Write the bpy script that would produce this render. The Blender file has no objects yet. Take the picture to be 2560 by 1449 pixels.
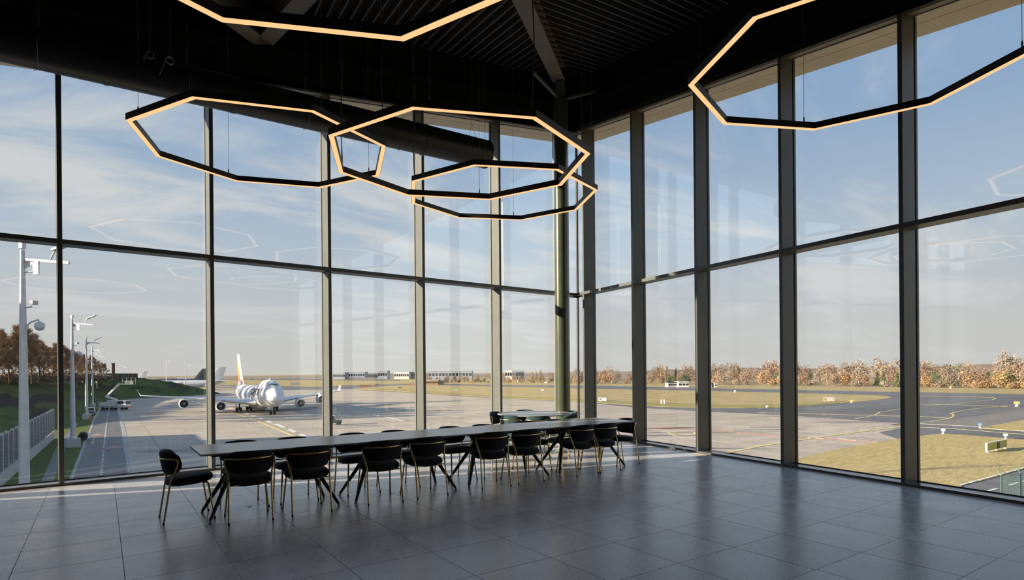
import bpy, bmesh, math, random
from math import sin, cos, pi, radians, sqrt, atan2, hypot
from mathutils import Vector, Matrix

random.seed(7)
SC = bpy.context.scene
COL = SC.collection

# ------------------------------------------------------------------ camera
CAM = Vector((-10.6673, -10.8951, 1.6))
FPX, YAW, ROLL, PXC, PYC = 1490.638, radians(39.007), radians(-0.4834), 1300.74, 927.5
cd = bpy.data.cameras.new('camera')
cam = bpy.data.objects.new('camera', cd)
COL.objects.link(cam)
cam.matrix_world = (Matrix.Translation(CAM) @ Matrix.Rotation(-YAW, 4, 'Z')
                    @ Matrix.Rotation(pi / 2, 4, 'X') @ Matrix.Rotation(ROLL, 4, 'Z'))
cd.sensor_width = 36
cd.lens = FPX / 2560 * 36
cd.shift_x = -(PXC - 1280) / 2560
cd.shift_y = (PYC - 724.5) / 2560
cd.clip_end = 9000
SC.camera = cam

# ------------------------------------------------------------------ light
SUN_AZ, SUN_EL = radians(-23.0), radians(12.8)      # direction the light travels in plan, height
SUN_DIR = Vector((cos(SUN_EL) * cos(SUN_AZ), cos(SUN_EL) * sin(SUN_AZ), -sin(SUN_EL)))
sl = bpy.data.lights.new('sun', 'SUN')
sl.energy = 15.0
sl.color = (1.0, 0.84, 0.64)
sl.angle = radians(0.6)
so = bpy.data.objects.new('sun', sl)
so.rotation_euler = SUN_DIR.to_track_quat('-Z', 'Y').to_euler()
so.location = (-60, 40, 60)
COL.objects.link(so)

W = bpy.data.worlds.new('sky')
SC.world = W
W.use_nodes = True
wn, wl = W.node_tree.nodes, W.node_tree.links
wn.clear()


def N(nodes, t, **kw):
    n = nodes.new(t)
    for k, v in kw.items():
        if k == 'inp':
            for kk, vv in v.items():
                n.inputs[kk].default_value = vv
        else:
            setattr(n, k, v)
    return n


def ramp(nodes, stops, interp='LINEAR'):
    n = nodes.new('ShaderNodeValToRGB')
    cr = n.color_ramp
    cr.interpolation = interp
    while len(cr.elements) < len(stops):
        cr.elements.new(0.5)
    for e, (p, c) in zip(cr.elements, stops):
        e.position = p
        e.color = (*c, 1) if len(c) == 3 else c
    return n


def build_sky():
    out = N(wn, 'ShaderNodeOutputWorld')
    bg = N(wn, 'ShaderNodeBackground')
    bg.inputs['Strength'].default_value = 1.0
    wl.new(bg.outputs[0], out.inputs[0])
    tc = N(wn, 'ShaderNodeTexCoord')
    sep = N(wn, 'ShaderNodeSeparateXYZ')
    wl.new(tc.outputs['Generated'], sep.inputs[0])
    z = N(wn, 'ShaderNodeMath', operation='MAXIMUM')
    wl.new(sep.outputs['Z'], z.inputs[0])
    z.inputs[1].default_value = 0.0
    base = ramp(wn, [(0.0, (0.63, 0.60, 0.575)), (0.07, (0.60, 0.60, 0.60)), (0.2, (0.47, 0.55, 0.655)),
                     (0.36, (0.30, 0.425, 0.62)), (0.55, (0.24, 0.38, 0.62)), (1.0, (0.15, 0.28, 0.55))])
    wl.new(z.outputs[0], base.inputs[0])
    # cloud sheet: project the direction on a flat layer far above
    zz = N(wn, 'ShaderNodeMath', operation='ADD', inp={1: 0.12})
    wl.new(z.outputs[0], zz.inputs[0])
    dx = N(wn, 'ShaderNodeMath', operation='DIVIDE')
    dy = N(wn, 'ShaderNodeMath', operation='DIVIDE')
    wl.new(sep.outputs['X'], dx.inputs[0]); wl.new(zz.outputs[0], dx.inputs[1])
    wl.new(sep.outputs['Y'], dy.inputs[0]); wl.new(zz.outputs[0], dy.inputs[1])
    cmb = N(wn, 'ShaderNodeCombineXYZ')
    wl.new(dx.outputs[0], cmb.inputs[0]); wl.new(dy.outputs[0], cmb.inputs[1])
    mp = N(wn, 'ShaderNodeMapping')
    mp.inputs['Rotation'].default_value = (0, 0, radians(28))
    mp.inputs['Scale'].default_value = (0.62, 1.25, 1)
    wl.new(cmb.outputs[0], mp.inputs[0])
    n1 = N(wn, 'ShaderNodeTexNoise')
    n1.inputs['Scale'].default_value = 1.15
    n1.inputs['Detail'].default_value = 7
    n1.inputs['Roughness'].default_value = 0.62
    n1.inputs['Distortion'].default_value = 0.7
    wl.new(mp.outputs[0], n1.inputs['Vector'])
    cm = ramp(wn, [(0.45, (0, 0, 0)), (0.66, (1, 1, 1))], 'EASE')
    wl.new(n1.outputs[0], cm.inputs[0])
    # the sheet is thicker low over the horizon
    thick = ramp(wn, [(0.0, (0.35,) * 3), (0.10, (0.75,) * 3), (0.26, (0.9,) * 3), (0.42, (0.62,) * 3), (1.0, (0.4,) * 3)])
    wl.new(z.outputs[0], thick.inputs[0])
    mul = N(wn, 'ShaderNodeMath', operation='MULTIPLY')
    wl.new(cm.outputs[0], mul.inputs[0]); wl.new(thick.outputs[0], mul.inputs[1])
    mix = N(wn, 'ShaderNodeMix', data_type='RGBA')
    wl.new(mul.outputs[0], mix.inputs['Factor'])
    wl.new(base.outputs[0], mix.inputs['A'])
    mix.inputs['B'].default_value = (0.70, 0.695, 0.70, 1)
    wl.new(mix.outputs['Result'], bg.inputs[0])


build_sky()

SC.view_settings.view_transform = 'Standard'
SC.view_settings.look = 'None'
SC.view_settings.gamma = 1
SC.view_settings.use_curve_mapping = False
SC.view_settings.exposure = 0.22
SC.cycles.use_denoising = True
SC.cycles.transparent_max_bounces = 24
SC.cycles.max_bounces = 10
SC.cycles.caustics_reflective = False
SC.cycles.caustics_refractive = False
SC.cycles.sample_clamp_indirect = 6

# ------------------------------------------------------------------ survey helpers
_F = Vector((sin(YAW), cos(YAW), 0))
_R = Vector((cos(YAW), -sin(YAW), 0))
GZ = -10.5                                   # level of the apron


def G(u, v, z=GZ):
    """point of the photograph -> point of the level plane z"""
    x, y = (u - PXC) / FPX, (v - PYC) / FPX
    x, y = x * cos(ROLL) + y * sin(ROLL), -x * sin(ROLL) + y * cos(ROLL)
    d = _F + _R * x + Vector((0, 0, -y))
    return CAM + d * ((z - CAM.z) / d.z)


TA = -0.0685                                 # floor grid against the left wall
EX = Vector((cos(TA), sin(TA), 0))
EY = Vector((-sin(TA), cos(TA), 0))
GR = radians(-10.86)
DR = Vector((sin(GR), -cos(GR), 0))          # along the right wall, away from the corner
NR = Vector((cos(GR), sin(GR), 0))           # out of the right wall
DL = Vector((-1, 0, 0))
NL = Vector((0, 1, 0))
UP = Vector((0, 0, 1))


def roofz(p, off=0.0):
    return 7.67 + 0.132 * p[0] + 0.1326 * p[1] + off


# ------------------------------------------------------------------ mesh helpers
class MB:
    def __init__(self):
        self.v, self.f = [], []

    def add(self, vs, fs):
        b = len(self.v)
        self.v += [tuple(p) for p in vs]
        self.f += [tuple(b + i for i in f) for f in fs]
        return self

    def box(self, c, s, rz=0.0, m=None):
        hx, hy, hz = s[0] / 2, s[1] / 2, s[2] / 2
        vs = [Vector((x, y, z)) for z in (-hz, hz) for y in (-hy, hy) for x in (-hx, hx)]
        if m is None:
            m = Matrix.Rotation(rz, 3, 'Z')
        vs = [m @ p + Vector(c) for p in vs]
        return self.add(vs, [(0, 2, 3, 1), (4, 5, 7, 6), (0, 1, 5, 4), (2, 6, 7, 3), (0, 4, 6, 2), (1, 3, 7, 5)])

    def hexa(self, P):
        """8 corners: 4 of the bottom loop, 4 of the top loop"""
        return self.add(P, [(3, 2, 1, 0), (4, 5, 6, 7), (0, 1, 5, 4), (1, 2, 6, 5), (2, 3, 7, 6), (3, 0, 4, 7)])

    def prism(self, poly, z0, z1):
        n = len(poly)
        a = sum(poly[i][0] * poly[(i + 1) % n][1] - poly[(i + 1) % n][0] * poly[i][1] for i in range(n))
        if a < 0:
            poly = poly[::-1]
        vs = [(p[0], p[1], z0) for p in poly] + [(p[0], p[1], z1) for p in poly]
        fs = [tuple(range(n - 1, -1, -1)), tuple(range(n, 2 * n))]
        fs += [(i, (i + 1) % n, n + (i + 1) % n, n + i) for i in range(n)]
        return self.add(vs, fs)

    def bar(self, a, b, w, h, up=UP):
        a, b = Vector(a), Vector(b)
        d = (b - a).normalized()
        s = d.cross(up)
        s = s.normalized() if s.length > 1e-6 else Vector((1, 0, 0))
        u = s.cross(d)
        P = [e + s * (x * w / 2) + u * (y * h / 2) for e in (a, b) for x, y in ((-1, -1), (1, -1), (1, 1), (-1, 1))]
        return self.hexa(P)

    def tube(self, pts, r, n=8, closed=False):
        pts = [Vector(p) for p in pts]
        m = len(pts)
        rr = r if isinstance(r, (list, tuple)) else [r] * m
        ref = None
        rings = []
        for i, p in enumerate(pts):
            if closed:
                d = pts[(i + 1) % m] - pts[i - 1]
            else:
                d = pts[min(i + 1, m - 1)] - pts[max(i - 1, 0)]
            d.normalize()
            if ref is None:
                ref = Vector((0, 0, 1)) if abs(d.z) < 0.9 else Vector((1, 0, 0))
            s = d.cross(ref).normalized()
            ref = s.cross(d).normalized()
            rings.append([p + (s * cos(2 * pi * k / n) + ref * sin(2 * pi * k / n)) * rr[i] for k in range(n)])
        return self.loft(rings, closed_path=closed)

    def loft(self, rings, closed_path=False, caps=True):
        n, m = len(rings[0]), len(rings)
        vs = [p for r in rings for p in r]
        fs = []
        for i in range(m if closed_path else m - 1):
            j = (i + 1) % m
            for k in range(n):
                l = (k + 1) % n
                fs.append((i * n + k, i * n + l, j * n + l, j * n + k))
        if caps and not closed_path:
            fs.append(tuple(range(n - 1, -1, -1)))
            fs.append(tuple((m - 1) * n + k for k in range(n)))
        return self.add(vs, fs)

    def lathe(self, prof, n=16, o=(0, 0, 0), axis='Z'):
        """profile of (radius, height)"""
        rings = []
        o = Vector(o)
        for r, h in prof:
            ring = []
            for k in range(n):
                a = 2 * pi * k / n
                p = Vector((r * cos(a), r * sin(a), h))
                if axis == 'X':
                    p = Vector((h, r * cos(a), r * sin(a)))
                elif axis == 'Y':
                    p = Vector((r * sin(a), h, r * cos(a)))
                ring.append(o + p)
            rings.append(ring)
        return self.loft(rings)

    def mesh(self, name, smooth=False):
        me = bpy.data.meshes.new(name)
        me.from_pydata(self.v, [], self.f)
        me.update()
        bm = bmesh.new()
        bm.from_mesh(me)
        bmesh.ops.recalc_face_normals(bm, faces=bm.faces)
        bm.to_mesh(me)
        bm.free()
        if smooth:
            me.polygons.foreach_set('use_smooth', [True] * len(me.polygons))
            try:
                me.set_sharp_from_angle(angle=radians(smooth if smooth > 1 else 40))
            except Exception:
                pass
        return me

    def build(self, name, mat, parent=None, smooth=False):
        return obj(name, self.mesh(name, smooth), mat, parent)


def obj(name, me, mat=None, parent=None):
    o = bpy.data.objects.new(name, me)
    COL.objects.link(o)
    if mat is not None and not me.materials:
        me.materials.append(mat)
    if parent is not None:
        o.parent = parent
    return o


def tag(o, label=None, cat=None, group=None, kind=None):
    if label: o['label'] = label
    if cat: o['category'] = cat
    if group: o['group'] = group
    if kind: o['kind'] = kind
    return o


def empty(name, loc=(0, 0, 0), rz=0.0):
    o = bpy.data.objects.new(name, None)
    COL.objects.link(o)
    o.location = loc
    o.rotation_euler = (0, 0, rz)
    o.empty_display_size = 0.2
    return o


def copy_tree(o, parent=None, kids=None):
    if kids is None:
        kids = {}
        for x in bpy.data.objects:
            if x.parent is not None:
                kids.setdefault(x.parent.name, []).append(x)
    c = o.copy()
    COL.objects.link(c)
    c.parent = parent
    for ch in kids.get(o.name, []):
        copy_tree(ch, c, kids)
    return c


def struct(o, label=None, cat=None):
    o['kind'] = 'structure'
    if label: o['label'] = label
    if cat: o['category'] = cat
    return o


# ------------------------------------------------------------------ materials
def mat(name, col, rough=0.6, metal=0.0, col2=None, scale=5.0, detail=5, stretch=(1, 1, 1), spec=0.5,
        bump=0.0, bscale=None, sheen=0.0, rand=0.0, coat=0.0, contrast=(0.35, 0.65)):
    m = bpy.data.materials.new(name)
    m.use_nodes = True
    nt = m.node_tree
    n, l = nt.nodes, nt.links
    b = n['Principled BSDF']
    b.inputs['Base Color'].default_value = (*col, 1)
    b.inputs['Roughness'].default_value = rough
    b.inputs['Metallic'].default_value = metal
    b.inputs['Specular IOR Level'].default_value = spec
    if sheen:
        b.inputs['Sheen Weight'].default_value = sheen
        b.inputs['Sheen Roughness'].default_value = 0.4
    if coat:
        b.inputs['Coat Weight'].default_value = coat
    src = None
    if col2 is not None or bump:
        tc = N(n, 'ShaderNodeTexCoord')
        mp = N(n, 'ShaderNodeMapping')
        mp.inputs['Scale'].default_value = stretch
        l.new(tc.outputs['Object'], mp.inputs[0])
        vec = mp.outputs[0]
        if rand:
            oi = N(n, 'ShaderNodeObjectInfo')
            mu = N(n, 'ShaderNodeVectorMath', operation='SCALE')
            mu.inputs[0].default_value = (37.0, 91.0, 53.0)
            l.new(oi.outputs['Random'], mu.inputs['Scale'])
            ad = N(n, 'ShaderNodeVectorMath', operation='ADD')
            l.new(mp.outputs[0], ad.inputs[0]); l.new(mu.outputs[0], ad.inputs[1])
            vec = ad.outputs[0]
        nz = N(n, 'ShaderNodeTexNoise')
        nz.inputs['Scale'].default_value = scale
        nz.inputs['Detail'].default_value = detail
        nz.inputs['Roughness'].default_value = 0.62
        l.new(vec, nz.inputs['Vector'])
        if col2 is not None:
            r = ramp(n, [(contrast[0], col), (contrast[1], col2)])
            l.new(nz.outputs[0], r.inputs[0])
            src = r.outputs[0]
        if bump:
            bz = N(n, 'ShaderNodeTexNoise')
            bz.inputs['Scale'].default_value = bscale or scale * 4
            bz.inputs['Detail'].default_value = 4
            l.new(vec, bz.inputs['Vector'])
            bp = N(n, 'ShaderNodeBump')
            bp.inputs['Strength'].default_value = bump
            bp.inputs['Distance'].default_value = 0.05
            l.new(bz.outputs[0], bp.inputs['Height'])
            l.new(bp.outputs[0], b.inputs['Normal'])
    if rand:
        oi2 = N(n, 'ShaderNodeObjectInfo')
        mr = N(n, 'ShaderNodeMapRange')
        mr.inputs['To Min'].default_value = 1 - rand
        mr.inputs['To Max'].default_value = 1 + rand
        l.new(oi2.outputs['Random'], mr.inputs['Value'])
        hs = N(n, 'ShaderNodeHueSaturation')
        if src is not None:
            l.new(src, hs.inputs['Color'])
        else:
            hs.inputs['Color'].default_value = (*col, 1)
        l.new(mr.outputs[0], hs.inputs['Value'])
        src = hs.outputs[0]
    if src is not None:
        l.new(src, b.inputs['Base Color'])
    return m


def glass_mat(name, tint=(0.970, 0.985, 0.978), f0=0.095, gain=0.80):
    """clear architectural pane: straight-through light plus a mirror image that grows at grazing angles"""
    m = bpy.data.materials.new(name)
    m.use_nodes = True
    nt = m.node_tree
    n, l = nt.nodes, nt.links
    n.clear()
    out = N(n, 'ShaderNodeOutputMaterial')
    tr = N(n, 'ShaderNodeBsdfTransparent')
    tr.inputs[0].default_value = (*tint, 1)
    gl = N(n, 'ShaderNodeBsdfGlossy')
    gl.inputs['Roughness'].default_value = 0.0
    gl.inputs['Color'].default_value = (0.97, 1.0, 0.985, 1)
    lw = N(n, 'ShaderNodeLayerWeight')
    lw.inputs['Blend'].default_value = 0.5
    p5 = N(n, 'ShaderNodeMath', operation='POWER', inp={1: 5.0})
    l.new(lw.outputs['Facing'], p5.inputs[0])
    ma = N(n, 'ShaderNodeMath', operation='MULTIPLY_ADD', inp={1: gain, 2: f0})
    l.new(p5.outputs[0], ma.inputs[0])
    mx = N(n, 'ShaderNodeMixShader')
    l.new(ma.outputs[0], mx.inputs[0])
    l.new(tr.outputs[0], mx.inputs[1]); l.new(gl.outputs[0], mx.inputs[2])
    l.new(mx.outputs[0], out.inputs[0])
    return m


def emit_mat(name, col, s):
    m = bpy.data.materials.new(name)
    m.use_nodes = True
    nt = m.node_tree
    nt.nodes.clear()
    o = N(nt.nodes, 'ShaderNodeOutputMaterial')
    e = N(nt.nodes, 'ShaderNodeEmission')
    e.inputs[0].default_value = (*col, 1)
    e.inputs[1].default_value = s
    nt.links.new(e.outputs[0], o.inputs[0])
    return m


M = {}
M['frame'] = mat('frame_paint', (0.098, 0.104, 0.100), 0.38, 0.0, col2=(0.112, 0.118, 0.112), scale=3, spec=0.55)
M['sill'] = mat('sill_metal', (0.07, 0.078, 0.08), 0.22, 0.0, col2=(0.085, 0.092, 0.095), scale=4, spec=0.9)
M['head'] = mat('head_paint', (0.27, 0.235, 0.195), 0.6, col2=(0.31, 0.27, 0.225), scale=2)
M['gasket'] = mat('gasket_rubber', (0.008, 0.008, 0.009), 0.6, col2=(0.014, 0.014, 0.014), scale=9)
M['glass'] = glass_mat('window_glass')
M['black'] = mat('ceiling_black', (0.006, 0.006, 0.0062), 0.85, col2=(0.010, 0.0098, 0.0095), scale=2, spec=0.15)
M['deck'] = mat('deck_black', (0.007, 0.007, 0.007), 0.8, col2=(0.011, 0.0105, 0.010), scale=3, spec=0.2)
M['rib'] = mat('deck_rib_lit', (0.075, 0.066, 0.055), 0.5, col2=(0.105, 0.092, 0.077), scale=3, spec=0.4)  # paler than the deck: light caught on the rib edges, put into the paint
M['rafter'] = mat('rafter_steel', (0.15, 0.132, 0.115), 0.6, col2=(0.18, 0.16, 0.14), scale=2, spec=0.3)
M['soffit'] = mat('soffit_panel', (0.56, 0.50, 0.39), 0.6, col2=(0.62, 0.555, 0.44), scale=1.2)
M['column'] = mat('column_paint', (0.060, 0.072, 0.048), 0.16, 0.0, col2=(0.075, 0.088, 0.06), scale=3, spec=0.8, coat=0.5, bump=0.02, bscale=60)
M['edge'] = mat('floor_edging', (0.50, 0.385, 0.29), 0.4, col2=(0.58, 0.45, 0.34), scale=6)
M['wallp'] = mat('wall_plaster', (0.50, 0.495, 0.485), 0.9, col2=(0.55, 0.545, 0.535), scale=1.5)
M['duct'] = mat('duct_black', (0.010, 0.010, 0.011), 0.35, 0.0, col2=(0.016, 0.016, 0.016), scale=4, spec=0.6)
M['wire'] = mat('steel_wire', (0.20, 0.20, 0.20), 0.4, 0.6, col2=(0.28, 0.28, 0.28), scale=8)
M['wire_d'] = mat('dark_cable', (0.05, 0.05, 0.05), 0.5, col2=(0.07, 0.07, 0.07), scale=8)
M['housing'] = mat('lamp_housing', (0.040, 0.037, 0.036), 0.5, col2=(0.050, 0.046, 0.045), scale=10, spec=0.4)
M['led'] = emit_mat('lamp_diffuser', (1.0, 0.57, 0.265), 0.98)
M['velvet'] = mat('charcoal_velvet', (0.017, 0.017, 0.020), 0.85, col2=(0.027, 0.027, 0.031), scale=14, sheen=0.35, spec=0.2, bump=0.15, bscale=160)
M['teal'] = mat('teal_velvet', (0.020, 0.048, 0.056), 0.85, col2=(0.030, 0.066, 0.076), scale=14, sheen=0.4, spec=0.2, bump=0.15, bscale=160)
M['gold'] = mat('brushed_gold', (0.80, 0.57, 0.25), 0.24, 1.0, col2=(0.88, 0.64, 0.30), scale=20)
M['cap'] = mat('black_rubber', (0.012, 0.012, 0.012), 0.6, col2=(0.02, 0.02, 0.02), scale=20)
M['ttop'] = mat('table_ceramic', (0.33, 0.33, 0.335), 0.27, col2=(0.43, 0.425, 0.425), scale=3, detail=8, stretch=(1, 5, 1), spec=0.6)
M['tleg'] = mat('table_steel', (0.035, 0.031, 0.027), 0.38, 0.3, col2=(0.045, 0.04, 0.034), scale=10)
M['chrome'] = mat('chrome', (0.7, 0.7, 0.7), 0.15, 1.0, col2=(0.8, 0.8, 0.8), scale=10)


# ================================================================== ROOM
def clip_poly(poly, planes):
    """keep the part of poly on the positive side of each (point, normal)"""
    for p0, nn in planes:
        out = []
        for i in range(len(poly)):
            a, b = poly[i], poly[(i + 1) % len(poly)]
            da = (a[0] - p0[0]) * nn[0] + (a[1] - p0[1]) * nn[1]
            db = (b[0] - p0[0]) * nn[0] + (b[1] - p0[1]) * nn[1]
            if da >= 0:
                out.append(a)
            if (da >= 0) != (db >= 0):
                t = da / (da - db)
                out.append((a[0] + (b[0] - a[0]) * t, a[1] + (b[1] - a[1]) * t))
        poly = out
        if len(poly) < 3:
            return None
    return poly


LX0 = -19.5                     # far end of the left wall
GL_END = -13.55                 # where its glazing stops
RT_END = 13.6                   # end of the right glazing
YB = -17.5
STRIP = 0.105
GD = 0.279                      # mullion depth


def tile_material():
    m = bpy.data.materials.new('floor_tile')
    m.use_nodes = True
    n, l = m.node_tree.nodes, m.node_tree.links
    b = n['Principled BSDF']
    tc = N(n, 'ShaderNodeTexCoord')
    oi = N(n, 'ShaderNodeObjectInfo')
    mu = N(n, 'ShaderNodeVectorMath', operation='SCALE')
    mu.inputs[0].default_value = (31.0, 17.0, 9.0)
    l.new(oi.outputs['Random'], mu.inputs['Scale'])
    ad = N(n, 'ShaderNodeVectorMath', operation='ADD')
    l.new(tc.outputs['Object'], ad.inputs[0]); l.new(mu.outputs[0], ad.inputs[1])
    n1 = N(n, 'ShaderNodeTexNoise')
    n1.inputs['Scale'].default_value = 2.2; n1.inputs['Detail'].default_value = 8; n1.inputs['Roughness'].default_value = 0.68
    l.new(ad.outputs[0], n1.inputs['Vector'])
    r1 = ramp(n, [(0.30, (0.52, 0.508, 0.512)), (0.5, (0.61, 0.596, 0.598)), (0.72, (0.70, 0.683, 0.678))])
    l.new(n1.outputs[0], r1.inputs[0])
    # pale and dark stone flecks
    n2 = N(n, 'ShaderNodeTexNoise')
    n2.inputs['Scale'].default_value = 46; n2.inputs['Detail'].default_value = 3
    l.new(ad.outputs[0], n2.inputs['Vector'])
    r2 = ramp(n, [(0.28, (0.55,) * 3), (0.40, (1,) * 3), (0.63, (1,) * 3), (0.76, (1.5,) * 3)])
    l.new(n2.outputs[0], r2.inputs[0])
    mx = N(n, 'ShaderNodeMix', data_type='RGBA', blend_type='MULTIPLY')
    mx.inputs['Factor'].default_value = 1
    l.new(r1.outputs[0], mx.inputs['A']); l.new(r2.outputs[0], mx.inputs['B'])
    mr = N(n, 'ShaderNodeMapRange', inp={'To Min': 0.93, 'To Max': 1.07})
    l.new(oi.outputs['Random'], mr.inputs['Value'])
    hs = N(n, 'ShaderNodeHueSaturation')
    l.new(mr.outputs[0], hs.inputs['Value']); l.new(mx.outputs['Result'], hs.inputs['Color'])
    l.new(hs.outputs[0], b.inputs['Base Color'])
    r3 = ramp(n, [(0.3, (0.21,) * 3), (0.7, (0.33,) * 3)])
    l.new(n1.outputs[0], r3.inputs[0])
    l.new(r3.outputs[0], b.inputs['Roughness'])
    b.inputs['Specular IOR Level'].default_value = 0.8
    bz = N(n, 'ShaderNodeTexNoise')
    bz.inputs['Scale'].default_value = 30; bz.inputs['Detail'].default_value = 4
    mp = N(n, 'ShaderNodeMapping'); mp.inputs['Scale'].default_value = (0.35, 1, 1)
    l.new(ad.outputs[0], mp.inputs[0]); l.new(mp.outputs[0], bz.inputs['Vector'])
    bp = N(n, 'ShaderNodeBump', inp={'Strength': 0.10, 'Distance': 0.01})
    l.new(bz.outputs[0], bp.inputs['Height']); l.new(bp.outputs[0], b.inputs['Normal'])
    return m


M['tile'] = tile_material()
M['grout'] = mat('grout', (0.045, 0.044, 0.045), 0.9, col2=(0.06, 0.058, 0.058), scale=8)


def build_floor():
    a, c = Vector((LX0, 0.0, 0)), DR * (-YB / cos(GR))
    slab = [(0.34, 0.28), (LX0, 0.28), (LX0, YB), (c.x + 0.28, YB)]
    fl = MB().prism(slab, -0.45, -0.006).build('floor', M['grout'])
    struct(fl)
    ts, gap = 0.7509, 0.0035
    ox, oy = -10.6915, -2.3215
    planes = [((0, -STRIP), (0, -1)), (tuple(-NR * STRIP)[:2], tuple(-NR)[:2]), ((LX0, 0), (1, 0)), ((0, YB), (0, 1))]
    h = ts / 2 - gap / 2
    be = 0.002
    tm = MB()
    loops = [[(x * (h - q), y * (h - q), z) for x, y in ((-1, -1), (1, -1), (1, 1), (-1, 1))]
             for q, z in ((0, -0.012), (0, -be), (be, 0.0))]
    tm.loft([[Vector(p) for p in lp] for lp in loops])
    full = tm.mesh('tile')
    full.materials.append(M['tile'])
    cells = []
    for i in range(-16, 22):
        for j in range(-8, 26):
            ca, sa = cos(TA), sin(TA)
            cx = ox + ((i + .5) * ca + (j + .5) * sa) * ts
            cy = oy + ((i + .5) * sa - (j + .5) * ca) * ts
            sq = [(cx + EX.x * x * h + EY.x * y * h, cy + EX.y * x * h + EY.y * y * h)
                  for x, y in ((-1, -1), (1, -1), (1, 1), (-1, 1))]
            cl = clip_poly(sq, planes)
            if not cl:
                continue
            ar = abs(sum(cl[k][0] * cl[(k + 1) % len(cl)][1] - cl[(k + 1) % len(cl)][0] * cl[k][1] for k in range(len(cl)))) / 2
            if ar < 0.004:
                continue
            v = Vector((cx, cy, 0)) - CAM
            dep = v.dot(_F)
            sx = PXC + FPX * v.dot(_R) / dep if dep > 0.3 else 9e9
            sy = PYC + FPX * 1.6 / dep if dep > 0.3 else 9e9
            vis = dep > 0.3 and -90 < sx < 2650 and sy < 1520
            cells.append((0 if vis else 1, dep if vis else v.length, cx, cy, cl, ar > 4 * h * h - 1e-5))
    cells.sort(key=lambda t: (t[0], t[1]))
    rest = MB()
    nvis = 0
    for k, (iv, dd, cx, cy, cl, whole) in enumerate(cells):
        if iv == 0 and nvis < 300:
            nvis += 1
            if whole:
                o = obj('tile', full, None, fl)
                o.location = (cx, cy, 0)
                o.rotation_euler = (0, 0, TA)
            else:
                mb = MB().prism([(p[0] - cx, p[1] - cy) for p in cl], -0.012, 0.0)
                o = mb.build('tile', M['tile'], fl)
                o.location = (cx, cy, 0)
        else:
            rest.prism(cl, -0.012, 0.0)
    o = rest.build('tile_field', M['tile'], fl)
    o['kind'] = 'stuff'
    # metal edging between the tiles and the sills
    e = MB().prism([(0, 0), (LX0, 0), (LX0, -STRIP), (-NR.x * STRIP / NR.x - STRIP * .1, -STRIP)], -0.012, 0.002)
    struct(e.build('trim_1', M['edge']))
    q0, q1 = DR * 0.12, DR * 17.6
    e = MB().prism([tuple(p)[:2] for p in (q0, q1, q1 - NR * STRIP, q0 - NR * STRIP)], -0.012, 0.0025)
    struct(e.build('trim_2', M['edge']))


def wall_frame(D, Nn):
    return lambda t, n, z: D * t + Nn * n + UP * z


ZT = 3.573           # top of the transom
TH = 0.066
MW = 0.060


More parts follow.
